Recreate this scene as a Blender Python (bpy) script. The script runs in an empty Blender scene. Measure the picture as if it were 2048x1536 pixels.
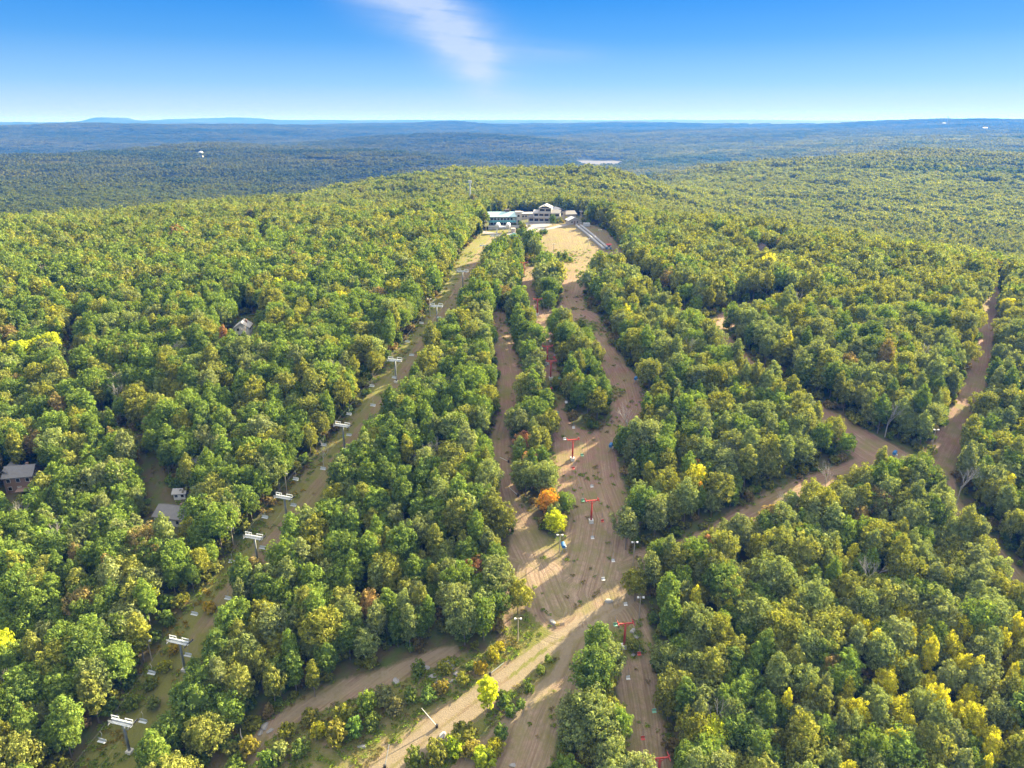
import bpy, math, random
import numpy as np
from mathutils import Vector, Matrix
S = bpy.context.scene
R = math.radians
# ------------------------------------------------------------------ camera, world, sun, exposure
CAMZ = 150.0; FPX = 1420.0; PITCH = R(20.4)
cd = bpy.data.cameras.new('camera'); cam = bpy.data.objects.new('camera', cd)
S.collection.objects.link(cam); S.camera = cam
cam.location = (0, 0, CAMZ); cam.rotation_euler = (R(90) - PITCH, 0, 0)
cd.sensor_width = 36; cd.lens = FPX / 2048 * 36; cd.clip_start = 0.5; cd.clip_end = 60000
SUN_AZ = R(52); SUN_EL = R(27)
sv = Vector((math.sin(SUN_AZ) * math.cos(SUN_EL), math.cos(SUN_AZ) * math.cos(SUN_EL), math.sin(SUN_EL)))
sl = bpy.data.lights.new('sun', 'SUN'); sl.energy = 5.0; sl.angle = R(0.6); sl.color = (1, 0.86, 0.58)
so = bpy.data.objects.new('sun', sl); S.collection.objects.link(so); so.rotation_euler = sv.to_track_quat('Z', 'Y').to_euler()
W = bpy.data.worlds.new('World'); S.world = W; W.use_nodes = True
wn = W.node_tree.nodes; wl = W.node_tree.links
bg = wn['Background']; bg.inputs[1].default_value = 0.15
sky = wn.new('ShaderNodeTexSky'); sky.sky_type = 'NISHITA'; sky.sun_disc = False
sky.sun_elevation = SUN_EL; sky.sun_rotation = SUN_AZ; sky.altitude = 500; sky.air_density = 1.0; sky.dust_density = 0.6; sky.ozone_density = 3.0
hs = wn.new('ShaderNodeHueSaturation'); hs.inputs['Saturation'].default_value = 1.35; hs.inputs['Value'].default_value = 1.0
wl.new(sky.outputs[0], hs.inputs['Color'])
# thin cirrus: a streaky noise on the sky direction, confined to one part of the sky
def wmath(op, a, b=None, c=None):
    n = wn.new('ShaderNodeMath'); n.operation = op
    for i, v in enumerate((a, b, c)):
        if v is None: continue
        if hasattr(v, 'node'): wl.new(v, n.inputs[i])
        else: n.inputs[i].default_value = v
    return n.outputs[0]
tc = wn.new('ShaderNodeTexCoord'); sx = wn.new('ShaderNodeSeparateXYZ'); wl.new(tc.outputs['Generated'], sx.inputs[0])
az = wmath('ARCTAN2', sx.outputs[0], sx.outputs[1]); el = wmath('ARCSINE', sx.outputs[2])
def streak(rot, su, sv_, scale, detail, seed):
    cb = wn.new('ShaderNodeCombineXYZ')
    u = wmath('ADD', wmath('MULTIPLY', az, math.cos(rot)), wmath('MULTIPLY', el, -math.sin(rot)))
    v = wmath('ADD', wmath('MULTIPLY', az, math.sin(rot)), wmath('MULTIPLY', el, math.cos(rot)))
    wl.new(wmath('MULTIPLY', u, su), cb.inputs[0]); wl.new(wmath('MULTIPLY', v, sv_), cb.inputs[1]); cb.inputs[2].default_value = seed
    n = wn.new('ShaderNodeTexNoise'); n.inputs['Scale'].default_value = scale; n.inputs['Detail'].default_value = detail; n.inputs['Roughness'].default_value = 0.62
    wl.new(cb.outputs[0], n.inputs['Vector']); return n.outputs[0]
def blob(a0, e0, rot, ra, rb, p=1.0):
    da = wmath('SUBTRACT', az, a0); de = wmath('SUBTRACT', el, e0)
    u = wmath('ADD', wmath('MULTIPLY', da, math.cos(rot)), wmath('MULTIPLY', de, math.sin(rot)))
    v = wmath('ADD', wmath('MULTIPLY', da, -math.sin(rot)), wmath('MULTIPLY', de, math.cos(rot)))
    q = wmath('ADD', wmath('POWER', wmath('ABSOLUTE', wmath('DIVIDE', u, ra)), 2.0), wmath('POWER', wmath('ABSOLUTE', wmath('DIVIDE', v, rb)), 2.0))
    return wmath('MULTIPLY', wmath('EXPONENT', wmath('MULTIPLY', q, -1.0)), p)
n1 = streak(R(5), 5.0, 60.0, 1.0, 9.0, 3.1); n2 = streak(R(-45), 2.5, 8.0, 1.3, 5.0, 9.4)
env = wmath('ADD', blob(-0.075, 0.100, R(-50), 0.095, 0.030, 0.80), blob(-0.15, 0.150, R(-28), 0.13, 0.034, 0.70))
env = wmath('ADD', env, blob(0.035, 0.082, R(-3), 0.07, 0.012, 0.22))
env = wmath('ADD', env, blob(-0.04, 0.068, R(-70), 0.03, 0.02, 0.35))
cl = wmath('MULTIPLY', env, wmath('ADD', wmath('MULTIPLY', n1, 1.5), wmath('SUBTRACT', wmath('MULTIPLY', n2, 1.4), 0.75)))
cl.node.use_clamp = True
mx = wn.new('ShaderNodeMix'); mx.data_type = 'RGBA'; wl.new(wmath('MINIMUM', cl, 0.72), mx.inputs['Factor'])
grade = wn.new('ShaderNodeMix'); grade.data_type = 'RGBA'; grade.blend_type = 'MULTIPLY'; grade.inputs['Factor'].default_value = 1.0
wl.new(hs.outputs[0], grade.inputs['A']); grade.inputs['B'].default_value = (0.25, 0.35, 0.45, 1)
EXPO = 2.38; KS = 1 / (0.15 * 2 ** EXPO)
rp = wn.new('ShaderNodeValToRGB'); wl.new(wmath('DIVIDE', el, R(90)), rp.inputs[0]); cr = rp.color_ramp; cr.interpolation = 'LINEAR'
STOPS = [(0.0,(.74,.86,.97)),(.008,(.58,.77,.98)),(.028,(.31,.59,.96)),(.06,(.10,.38,.89)),(.09,(.03,.28,.84)),(.13,(.03,.26,.82)),(.28,(.55,.70,.92)),(.45,(1.95,1.92,1.82)),(1.0,(2.3,2.24,2.08))]  # upper stops far brighter than the sky in view: added overhead fill light
for i, (p_, c_) in enumerate(STOPS):
    e_ = cr.elements[i] if i < 2 else cr.elements.new(p_)
    e_.position = p_
for i, (p_, c_) in enumerate(STOPS): cr.elements[i].position = p_; cr.elements[i].color = (*c_, 1)
kk = wn.new('ShaderNodeVectorMath'); kk.operation = 'SCALE'; wl.new(rp.outputs[0], kk.inputs[0]); kk.inputs['Scale'].default_value = KS
bl = wn.new('ShaderNodeMix'); bl.data_type = 'RGBA'; bl.inputs['Factor'].default_value = 0.95; wl.new(grade.outputs['Result'], bl.inputs['A']); wl.new(kk.outputs[0], bl.inputs['B'])
wl.new(bl.outputs['Result'], mx.inputs['A']); mx.inputs['B'].default_value = (0.72 * KS, 0.82 * KS, 1.0 * KS, 1)
wl.new(mx.outputs['Result'], bg.inputs[0])
S.view_settings.view_transform = 'Standard'; S.view_settings.look = 'None'; S.view_settings.gamma = 1; S.view_settings.exposure = EXPO
S.render.engine = 'CYCLES'
S.cycles.max_bounces = 5; S.cycles.diffuse_bounces = 3; S.cycles.glossy_bounces = 2; S.cycles.transmission_bounces = 3; S.cycles.volume_bounces = 0
S.cycles.caustics_reflective = False; S.cycles.caustics_refractive = False
S.render.resolution_x = 1024; S.render.resolution_y = 768
rnd = random.Random(7); rng = np.random.default_rng(11)
# ------------------------------------------------------------------ terrain height function
SP, CP = math.sin(PITCH), math.cos(PITCH)
def ray(px, v):
    a = (px - 1024) / FPX; b = (v - 768) / FPX
    return np.array([a, CP - b * SP, -SP - b * CP])
COLS = {  # azimuth columns (by horizon pixel) : (distance, metres below the camera)
 -500: [(400,80),(650,82),(900,128),(1200,120),(1500,118),(2300,100),(3000,170),(3600,200),(5500,36),(7000,120),(12000,40),(17000,60)],
 0:   [(400,76),(650,78),(900,124),(1200,118),(1500,115),(2300,93),(3000,170),(3600,200),(5500,33),(7000,120),(12000,36),(17000,60)],
 400: [(400,76),(600,78),(750,82),(950,125),(1300,128),(1600,124),(2100,108),(2800,74),(3600,160),(5600,33),(7500,110),(13000,10),(17000,40)],
 800: [(400,76),(507,72),(600,79),(750,84),(950,72),(1200,140),(1700,160),(2200,90),(2700,140),(3500,72),(4300,140),(6500,31),(8500,100),(13000,4),(17000,40)],
 1000:[(400,75),(507,70),(620,77),(760,82),(1000,66),(1300,140),(2000,160),(2600,150),(3600,66),(4400,130),(6800,34),(8500,90),(13000,4),(17000,40)],
 1200:[(400,75),(507,70),(620,78),(760,80),(920,66),(1200,130),(1800,160),(2450,152),(3000,152),(3250,138),(4000,103),(5000,66),(5600,100),(7000,38),(8500,90),(13000,4),(17000,40)],
 1500:[(400,76),(480,73),(600,95),(720,108),(900,110),(1100,104),(1300,96),(1500,83),(1900,150),(2500,150),(3200,122),(4000,92),(5000,68),(6000,90),(7500,34),(9000,80),(13500,2),(17000,40)],
 1800:[(400,80),(480,83),(600,101),(750,113),(900,110),(1300,93),(1800,66),(2400,108),(3200,82),(4500,62),(5200,70),(6200,17),(9000,60),(13500,6),(17000,40)],
 2048:[(400,84),(480,90),(600,108),(750,118),(900,114),(1300,102),(1800,76),(2400,104),(3200,82),(4500,60),(5200,60),(6200,14),(9000,60),(13500,10),(17000,40)],
 2500:[(400,90),(480,96),(600,112),(750,120),(900,116),(1300,104),(1800,80),(2400,104),(3200,82),(4500,60),(5200,60),(6200,14),(9000,60),(13500,10),(17000,40)]}
LD0, LD1, NLD = math.log(300), math.log(20000), 420
AZ0, AZ1, NAZ = -1.3, 1.3, 261
_ld = np.linspace(LD0, LD1, NLD); _az = np.linspace(AZ0, AZ1, NAZ)
_ca = np.array([math.atan((k - 1024) / FPX * CP) for k in COLS])
_prof = np.array([np.interp(_ld, [math.log(d) for d, _ in c], [h for _, h in c]) for c in COLS.values()])
_tab = np.array([np.interp(_az, _ca, _prof[:, j]) for j in range(NLD)]).T
def _smooth(a, k, ax):
    w = np.hanning(k + 2)[1:-1]; w /= w.sum(); p = k // 2
    pad = [(0, 0), (0, 0)]; pad[ax] = (p, p); b = np.pad(a, pad, mode='edge')
    return np.apply_along_axis(lambda m: np.convolve(m, w, 'valid'), ax, b)
_tab = _smooth(_smooth(_tab, 11, 1), 15, 0)
_sn = [(rng.uniform(0, 6.28), rng.uniform(0, 6.28), rng.uniform(0, 6.28)) for _ in range(40)]
def noise2(x, y, wl_, k=0, n=5):
    o = 0
    for i in range(n):
        a, b, c = _sn[(i + k) % 40]; f = 6.283 / wl_ * (0.6 + 0.25 * i)
        o = o + np.sin(f * (x * np.cos(a) + y * np.sin(a)) + b + 1.3 * np.sin(f * 0.6 * (y * np.cos(c) - x * np.sin(c)) + c))
    return o / n
GY = np.array([-50, 60, 90, 122, 188, 252, 300, 347, 430, 507, 600, 700]); GD = np.array([182, 153, 144, 134, 114, 95, 85.5, 79, 73, 70, 74, 78])
_gy = np.linspace(-50, 700, 376); _gd = np.interp(_gy, GY, GD); _gd = _smooth(_gd[None], 21, 1)[0]
def drop(x, y):
    x = np.asarray(x, float); y = np.asarray(y, float)
    d = np.sqrt(x * x + y * y) + 1e-6; a = np.arctan2(x, y)
    near = np.interp(y, _gy, _gd) + np.where(x > 0, 1.1e-4, 0.7e-4) * x * x * np.clip((y + 100) / 500, 0, 1)
    fi = np.clip((a - AZ0) / (AZ1 - AZ0) * (NAZ - 1), 0, NAZ - 1.001); fj = np.clip((np.log(d) - LD0) / (LD1 - LD0) * (NLD - 1), 0, NLD - 1.001)
    i = fi.astype(int); j = fj.astype(int); u = fi - i; w = fj - j
    far = (_tab[i, j] * (1 - u) + _tab[i + 1, j] * u) * (1 - w) + (_tab[i, j + 1] * (1 - u) + _tab[i + 1, j + 1] * u) * w
    t = np.clip((d - 430) / 170, 0, 1); t = t * t * (3 - 2 * t)
    r = near * (1 - t) + far * t
    r = r - 1.1 * noise2(x, y, 90, 0) * np.clip((d - 120) / 100, 0, 1) - 3.2 * noise2(x, y, 150, 22) * np.clip((d - 600) / 300, 0, 1) - 5 * noise2(x, y, 420, 6) * np.clip((d - 700) / 900, 0, 1) - 20 * noise2(x, y, 1900, 12) * np.clip((d - 2300) / 2500, 0, 1)
    # far table hill and low horizon bumps
    def bump(px, dist, w_, h, dd=700):
        a0 = math.atan((px - 1024) / FPX * CP)
        return h * np.exp(-np.abs((a - a0) / w_) ** 4) * np.exp(-((d - dist) / dd) ** 2)
    r = r - bump(222, 13500, 0.026, 66) - bump(420, 14200, 0.08, 46) - bump(900, 6600, 0.03, 16) - bump(1250, 8200, 0.05, 60)
    lk = np.exp(-((a - 0.118) / 0.045) ** 6) * np.exp(-((d - 2790) / 260) ** 6)
    r = r * (1 - lk) + 154.0 * lk
    return r
def H(x, y): return CAMZ - drop(x, y)
_ds = np.exp(np.linspace(math.log(60), math.log(18000), 7000))
def at(px, v, h=0.0, dmin=0):
    r = ray(px, v); k = r[:2] / np.hypot(r[0], r[1]); t = r[2] / np.hypot(r[0], r[1])
    x, y = k[0] * _ds, k[1] * _ds
    z = CAMZ + t * _ds; m = np.nonzero((z < H(x, y) + h) & (_ds > dmin))[0]
    i = m[0] if len(m) else len(_ds) - 1
    return Vector((float(x[i]), float(y[i]), float(H(x[i], y[i]))))
def proj(p):
    x, y, z = p[0], p[1], p[2] - CAMZ
    zc = y * CP - z * SP
    return 1024 + FPX * x / zc, 768 + FPX * (-z * CP - y * SP) / zc, zc
def wpoly(pts): return np.array([[at(px, v).x, at(px, v).y] for px, v in pts])
# ------------------------------------------------------------------ trails, clearings, tracks (outlines on the ground)
def strip(center):   # [(px, v, half width metres)]
    return [(at(px, v).x, at(px, v).y, w) for px, v, w in center]
LIFT = strip([(190,1640,9),(240,1530,9),(293,1440,8.2),(350,1350,8),(400,1260,7.6),(460,1180,7.4),(526,1105,7.2),(580,1040,7.2),(652,950,7.4),(714,870,7.6),(777,795,8.4),(824,720,7.6),(870,650,7.2),(910,590,7.2),(938,540,9),(968,495,11),(1000,466,12)])
MAIN = strip([(1130,470,20),(1140,500,22),(1120,535,19),(1100,590,16),(1118,640,13),(1101,690,5),(1112,760,4.6),(1126,818,6.5),(1166,880,10.5),(1175,960,11),(1202,1040,10),(1190,1110,10),(1168,1190,15.5),(1190,1260,13)])
FORKR = strip([(1140,640,14),(1198,690,5.5),(1236,760,7.5),(1250,815,8),(1225,865,8)])
CORR = strip([(997,630,3.6),(1008,690,4.4),(1022,760,5),(1020,810,4.3),(1003,870,3.4),(1001,940,3.3),(1020,1010,3.7),(1052,1070,5.0),(1092,1150,12),(1120,1220,16)])
LOWR = strip([(1225,1240,10),(1258,1320,6.5),(1275,1420,5.5),(1288,1540,6),(1300,1660,6)])
LOWL = strip([(1160,1280,10),(1128,1350,7),(1085,1440,7),(1052,1540,9),(1010,1660,9)])
TRE = strip([(1225,535,6),(1290,581,5.2),(1352,627,5.4),(1430,676,6.2),(1488,738,6.8),(1572,793,5.6),(1662,845,6.2),(1742,900,8),(1800,932,8),(1860,952,6.5)])
TRCL = strip([(1430,652,5),(1500,622,8),(1570,616,10)])
TRD = strip([(1245,1140,5),(1330,1112,4),(1420,1082,4),(1480,1048,4.5),(1560,1003,4.5),(1650,965,4.5),(1740,935,5)])
TRF = strip([(1990,560,2),(1974,650,3.3),(1960,740,3.3),(1934,810,3.6),(1905,870,4.2),(1872,930,4.8),(1890,1000,4.2),(1952,1075,4.4),(2012,1150,4.8),(2092,1240,5),(2200,1350,5)])
ROAD = strip([(1275,1188,1.8),(1180,1243,2.2),(1100,1292,2.4),(1010,1362,2.6),(900,1440,3.0),(790,1530,3.0),(650,1650,3.0)])
TRK2 = strip([(1140,1285,1.0),(1128,1320,1.1),(1110,1352,1.2),(1040,1418,1.2),(985,1475,1.2),(920,1545,1.2),(850,1620,1.2)])
PATH = strip([(520,1470,1.2),(600,1418,1.6),(690,1378,1.8),(780,1348,1.8),(870,1312,1.6),(905,1300,1.2)])
GRAVEL = strip([(1043,452,7),(1060,447,9),(1085,449,7),(1064,462,4),(1100,457,2.6),(1145,447,2.4),(1160,445,2.4)])
LROAD = strip([(700,452,4),(760,457,3),(800,470,3),(870,474,4),(910,466,4),(955,462,3),(1000,470,4),(1050,464,4)])
LOOP = strip([(60,560,1.0),(165,640,1.4),(135,760,2.0),(190,830,1.2),(262,880,1.8),(300,960,1.2),(330,1010,4)])
LOOP2 = strip([(500,640,5),(485,660,5),(520,700,2)])
GAPC = strip([(525,480,3),(530,505,3)])
CLEAR = wpoly([(500,1470),(590,1400),(680,1362),(800,1335),(880,1305),(1000,1310),(1045,1230),(1060,1250),(1100,1290),(1000,1400),(960,1470),(980,1560),(940,1680),(360,1680),(430,1560)])
FIELD = wpoly([(1045,478),(1075,452),(1130,447),(1170,448),(1215,462),(1240,492),(1252,530),(1240,556),(1200,552),(1150,548),(1060,560),(1040,530)])
def seg_dist(x, y, st):
    """signed offset, edge distance (half width - |offset|) and length along a strip"""
    best = np.full(x.shape, -1e9); u = np.zeros(x.shape); s = np.zeros(x.shape); L = 0
    for (x0, y0, w0), (x1, y1, w1) in zip(st[:-1], st[1:]):
        dx, dy = x1 - x0, y1 - y0; l = math.hypot(dx, dy) + 1e-6
        t = np.clip(((x - x0) * dx + (y - y0) * dy) / l / l, 0, 1)
        ox, oy = x - x0 - t * dx, y - y0 - t * dy; dd = np.hypot(ox, oy)
        e = w0 + (w1 - w0) * t - dd; m = e > best
        best = np.where(m, e, best); u = np.where(m, dd * np.sign(ox * dy - oy * dx), u); s = np.where(m, L + t * l, s); L += l
    return best, u, s
def poly_dist(x, y, P):
    ins = np.zeros(x.shape, bool); dm = np.full(x.shape, 1e9); n = len(P)
    for i in range(n):
        x0, y0 = P[i]; x1, y1 = P[(i + 1) % n]
        c = ((y0 > y) != (y1 > y)) & (x < (x1 - x0) * (y - y0) / (y1 - y0 + 1e-12) + x0); ins ^= c
        dx, dy = x1 - x0, y1 - y0; t = np.clip(((x - x0) * dx + (y - y0) * dy) / (dx * dx + dy * dy), 0, 1)
        dm = np.minimum(dm, np.hypot(x - x0 - t * dx, y - y0 - t * dy))
    return np.where(ins, dm, -dm)
SLOPES = [MAIN, FORKR, CORR, LOWR, LOWL, TRE, TRCL, TRD, TRF, LIFT]
def in_near(x, y): return np.hypot(x, y) < 700
ISLES = [strip([(1095,560,6),(1097,590,6.5),(1097,610,5)]), strip([(1125,680,5.5),(1127,700,5)]),
         strip([(1150,720,7),(1165,770,8.5),(1178,830,8.0)]),
         strip([(1197,1340,3.6),(1200,1400,4.8),(1175,1480,7.2),(1185,1560,9.5),(1195,1680,11)]),
         strip([(1060,510,4),(1070,530,4),(1055,480,1)])]
def open_dist(x, y):
    """metres inside the open ground (positive) or away from it (negative)"""
    e = np.full(x.shape, -1e3)
    for st in SLOPES + [ROAD, TRK2, PATH, GRAVEL, LROAD, LOOP, LOOP2, GAPC]: e = np.maximum(e, seg_dist(x, y, st)[0])
    for P in (CLEAR, FIELD): e = np.maximum(e, poly_dist(x, y, P))
    for st in ISLES: e = np.minimum(e, -seg_dist(x, y, st)[0])
    return e
NOTREE = wpoly([(985,518),(968,470),(972,438),(1040,428),(1150,430),(1188,444),(1160,462),(1085,476),(1062,500),(1052,518)])
# ------------------------------------------------------------------ materials
def nmat(name):
    m = bpy.data.materials.new(name); m.use_nodes = True; nt = m.node_tree
    for n in list(nt.nodes): nt.nodes.remove(n)
    return m, nt
class NT:
    def __init__(s, name):
        s.m, s.t = nmat(name); s.out = s.n('ShaderNodeOutputMaterial')
    def n(s, t, **k):
        x = s.t.nodes.new(t)
        for a, b in k.items():
            if isinstance(b, dict):
                for c, d in b.items(): x.inputs[c].default_value = d
            else: setattr(x, a, b)
        return x
    def l(s, a, b): s.t.links.new(a, b)
    def put(s, x, v):
        if v is None: return
        if hasattr(v, 'node'): s.l(v, x)
        else: x.default_value = v
    def math(s, op, a, b=None, clamp=False):
        n = s.n('ShaderNodeMath', operation=op, use_clamp=clamp); s.put(n.inputs[0], a)
        if b is not None: s.put(n.inputs[1], b)
        return n.outputs[0]
    def mix(s, f, a, b, mode='MIX'):
        n = s.n('ShaderNodeMix', data_type='RGBA', blend_type=mode); s.put(n.inputs['Factor'], f)
        s.put(n.inputs['A'], a if hasattr(a, 'node') else (*a, 1)); s.put(n.inputs['B'], b if hasattr(b, 'node') else (*b, 1)); return n.outputs['Result']
    def noise(s, vec, scale, detail=4, rough=0.55):
        n = s.n('ShaderNodeTexNoise'); n.inputs['Scale'].default_value = scale; n.inputs['Detail'].default_value = detail; n.inputs['Roughness'].default_value = rough
        if vec: s.l(vec, n.inputs['Vector'])
        return n.outputs[0]
    def ramp(s, f, lo, hi):
        n = s.n('ShaderNodeMapRange', clamp=True); s.put(n.inputs[0], f); n.inputs[1].default_value = lo; n.inputs[2].default_value = hi; return n.outputs[0]
def simple(name, col, rough=0.7, metal=0.0, var=0.15, scale=2.0):
    N = NT(name); b = N.n('ShaderNodeBsdfPrincipled'); b.inputs['Roughness'].default_value = rough; b.inputs['Metallic'].default_value = metal
    g = N.n('ShaderNodeTexCoord'); f = N.noise(g.outputs['Object'], scale)
    c = N.mix(f, [v * (1 - var) for v in col], [min(1, v * (1 + var)) for v in col]); N.l(c, b.inputs['Base Color']); N.l(b.outputs[0], N.out.inputs[0]); return N.m
def leaf_material():
    N = NT('foliage'); a = N.n('ShaderNodeAttribute', attribute_name='tint', attribute_type='INSTANCER')
    g = N.n('ShaderNodeNewGeometry'); tcn = N.n('ShaderNodeTexCoord')
    isl = g.outputs['Random Per Island']; cl = N.noise(tcn.outputs['Object'], 0.75, 2)
    br = N.math('ADD', N.math('MULTIPLY', isl, 0.7), N.math('MULTIPLY', N.ramp(cl, 0.36, 0.64), 0.55)); br = N.math('ADD', br, 0.38)
    cb = N.n('ShaderNodeCombineColor'); [N.l(br, cb.inputs[i]) for i in range(3)]
    c = N.mix(1.0, a.outputs['Color'], cb.outputs[0], 'MULTIPLY')
    gradn = N.noise(tcn.outputs['Object'], 0.28, 3); c = N.mix(N.math('MULTIPLY', N.ramp(gradn, 0.42, 0.68), 0.5), c, N.mix(1.0, (0.19, 0.245, 0.052), cb.outputs[0], 'MULTIPLY'))
    h = N.n('ShaderNodeHueSaturation'); N.l(N.math('ADD', N.math('MULTIPLY', isl, -0.035), 0.515), h.inputs['Hue']); N.l(c, h.inputs['Color'])
    d = N.n('ShaderNodeBsdfDiffuse'); N.l(h.outputs[0], d.inputs[0])
    t = N.n('ShaderNodeBsdfTranslucent'); tc_ = N.mix(1.0, h.outputs[0], (1.3, 1.25, 0.5), 'MULTIPLY'); N.l(tc_, t.inputs[0])
    m = N.n('ShaderNodeMixShader'); m.inputs[0].default_value = 0.38; N.l(d.outputs[0], m.inputs[1]); N.l(t.outputs[0], m.inputs[2])
    N.l(m.outputs[0], N.out.inputs[0]); return N.m
LEAF = leaf_material()
def ground_material():
    N = NT('ground_cover'); A = N.n('ShaderNodeAttribute', attribute_name='cover_a'); B = N.n('ShaderNodeAttribute', attribute_name='cover_b'); D = N.n('ShaderNodeAttribute', attribute_name='cover_c')
    sa = N.n('ShaderNodeSeparateColor'); N.l(A.outputs['Color'], sa.inputs[0]); sb = N.n('ShaderNodeSeparateColor'); N.l(B.outputs['Color'], sb.inputs[0]); sc = N.n('ShaderNodeSeparateColor'); N.l(D.outputs['Color'], sc.inputs[0])
    openm, track, green = sa.outputs; lat, along, red = sb.outputs; grav, far, dry = sc.outputs
    P = N.n('ShaderNodeTexCoord').outputs['Object']
    f1 = N.noise(P, 0.9, 6, 0.65); f2 = N.noise(P, 0.07, 5, 0.6); f3 = N.noise(P, 3.5, 3, 0.7); f4 = N.noise(P, 0.25, 4, 0.6)
    floor = N.mix(f1, (0.070, 0.060, 0.030), (0.150, 0.120, 0.065)); floor = N.mix(N.ramp(f4, 0.40, 0.62), floor, N.mix(f3, (0.055, 0.085, 0.022), (0.12, 0.15, 0.04)))
    # mown stripes follow the slope: noise stretched along each run
    cb = N.n('ShaderNodeCombineXYZ'); N.l(N.math('ADD', lat, N.math('MULTIPLY', f2, 1.2)), cb.inputs[0]); N.l(N.math('MULTIPLY', along, 0.03), cb.inputs[1])
    st = N.noise(cb.outputs[0], 1.15, 3, 0.6); st2 = N.ramp(st, 0.40, 0.60)
    cb2 = N.n('ShaderNodeCombineXYZ'); N.l(N.math('ADD', lat, N.math('MULTIPLY', f4, 0.5)), cb2.inputs[0]); N.l(N.math('MULTIPLY', along, 0.02), cb2.inputs[1])
    st3 = N.ramp(N.noise(cb2.outputs[0], 2.6, 2, 0.5), 0.46, 0.62)
    tan_ = N.mix(st2, (0.205, 0.138, 0.098), (0.325, 0.235, 0.170)); tan_ = N.mix(N.math('MULTIPLY', st3, 0.38), tan_, (0.40, 0.325, 0.23))
    tan_ = N.mix(N.math('MULTIPLY', N.ramp(f1, 0.42, 0.72), 0.55), tan_, (0.165, 0.130, 0.078))
    redc = N.mix(f1, (0.165, 0.090, 0.070), (0.290, 0.180, 0.135)); redc = N.mix(N.math('MULTIPLY', st3, 0.5), redc, (0.32, 0.215, 0.165))
    g1 = N.mix(f3, (0.085, 0.105, 0.026), (0.23, 0.215, 0.060))
    sl_ = N.mix(N.math('MULTIPLY', red, N.ramp(N.math('ADD', f4, N.math('MULTIPLY', f2, 0.6)), 0.55, 0.85), True), tan_, redc)
    sl_ = N.mix(N.math('MULTIPLY', N.ramp(dry, 0.0, 0.5), 0.9), sl_, N.mix(f1, (0.095, 0.082, 0.036), (0.175, 0.140, 0.066)))
    sl_ = N.mix(N.math('MULTIPLY', N.ramp(N.noise(P, 0.16, 6, 0.7), 0.44, 0.64), 0.72), sl_, N.mix(f3, (0.125, 0.130, 0.045), (0.25, 0.225, 0.085)))
    gm = N.ramp(N.math('ADD', green, N.math('MULTIPLY', N.math('SUBTRACT', f4, 0.5), 1.3)), 0.35, 0.7); sl_ = N.mix(gm, sl_, g1)
    sl_ = N.mix(N.math('MULTIPLY', N.ramp(f2, 0.56, 0.68), 0.35), sl_, g1)
    om = N.ramp(N.math('ADD', openm, N.math('MULTIPLY', N.math('SUBTRACT', f1, 0.5), 0.8)), 0.25, 0.65)
    c = N.mix(om, floor, sl_)
    trc = N.mix(f1, (0.19, 0.15, 0.10), (0.33, 0.27, 0.19)); trm = N.ramp(N.math('ADD', track, N.math('MULTIPLY', N.math('SUBTRACT', f1, 0.5), 0.9)), 0.35, 0.75)
    c = N.mix(N.math('MULTIPLY', trm, 0.85), c, trc)
    c = N.mix(N.ramp(N.math('ADD', grav, N.math('MULTIPLY', N.math('SUBTRACT', f4, 0.5), 0.5)), 0.4, 0.6), c, N.mix(f1, (0.20, 0.19, 0.19), (0.32, 0.30, 0.30)))
    # far canopy that reads as woodland
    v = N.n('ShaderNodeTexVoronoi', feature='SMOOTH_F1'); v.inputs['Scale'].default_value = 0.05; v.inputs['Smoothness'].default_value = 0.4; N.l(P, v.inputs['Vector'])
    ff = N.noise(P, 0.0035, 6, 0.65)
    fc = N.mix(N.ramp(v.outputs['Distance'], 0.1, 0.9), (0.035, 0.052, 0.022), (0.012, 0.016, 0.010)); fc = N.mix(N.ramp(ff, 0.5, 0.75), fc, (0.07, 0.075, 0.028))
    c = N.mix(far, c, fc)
    b = N.n('ShaderNodeBsdfPrincipled'); b.inputs['Roughness'].default_value = 0.95; b.inputs['Specular IOR Level'].default_value = 0.1; N.l(c, b.inputs['Base Color'])
    bp = N.n('ShaderNodeBump'); bp.inputs['Strength'].default_value = 0.6; bp.inputs['Distance'].default_value = 0.25; N.l(N.math('ADD', f3, N.math('MULTIPLY', st, 1.2)), bp.inputs['Height']); N.l(bp.outputs[0], b.inputs['Normal'])
    N.l(b.outputs[0], N.out.inputs[0]); return N.m
GROUND = ground_material()
BARK = simple('bark', (0.17, 0.145, 0.12), 0.9, 0, 0.35, 1.5); PALEBARK = simple('bare_wood', (0.42, 0.38, 0.34), 0.9, 0, 0.25, 1.5)
GALV = simple('galvanised_steel', (0.50, 0.53, 0.56), 0.45, 0.35, 0.12); STEEL = simple('weathered_steel', (0.24, 0.26, 0.28), 0.55, 0.3, 0.15)
REDP = simple('red_paint', (0.42, 0.055, 0.04), 0.55, 0, 0.2); CONC = simple('concrete', (0.55, 0.53, 0.50), 0.9, 0, 0.12)
WHITE = simple('white_paint', (0.60, 0.60, 0.60), 0.6, 0, 0.06); BLACK = simple('black_rubber', (0.03, 0.03, 0.035), 0.6, 0, 0.2)
GREENP = simple('green_paint', (0.14, 0.34, 0.24), 0.5, 0, 0.15); BLUEP = simple('blue_paint', (0.04, 0.16, 0.38), 0.5, 0, 0.15)
WOODP = simple('pole_wood', (0.36, 0.31, 0.25), 0.85, 0, 0.2); TEALR = simple('teal_metal_roof', (0.36, 0.52, 0.53), 0.5, 0.1, 0.1, 0.6)
TEAL = simple('teal_paint', (0.10, 0.30, 0.34), 0.6, 0, 0.1); SHING = simple('grey_shingles', (0.17, 0.165, 0.17), 0.9, 0, 0.25, 1.2)
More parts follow.
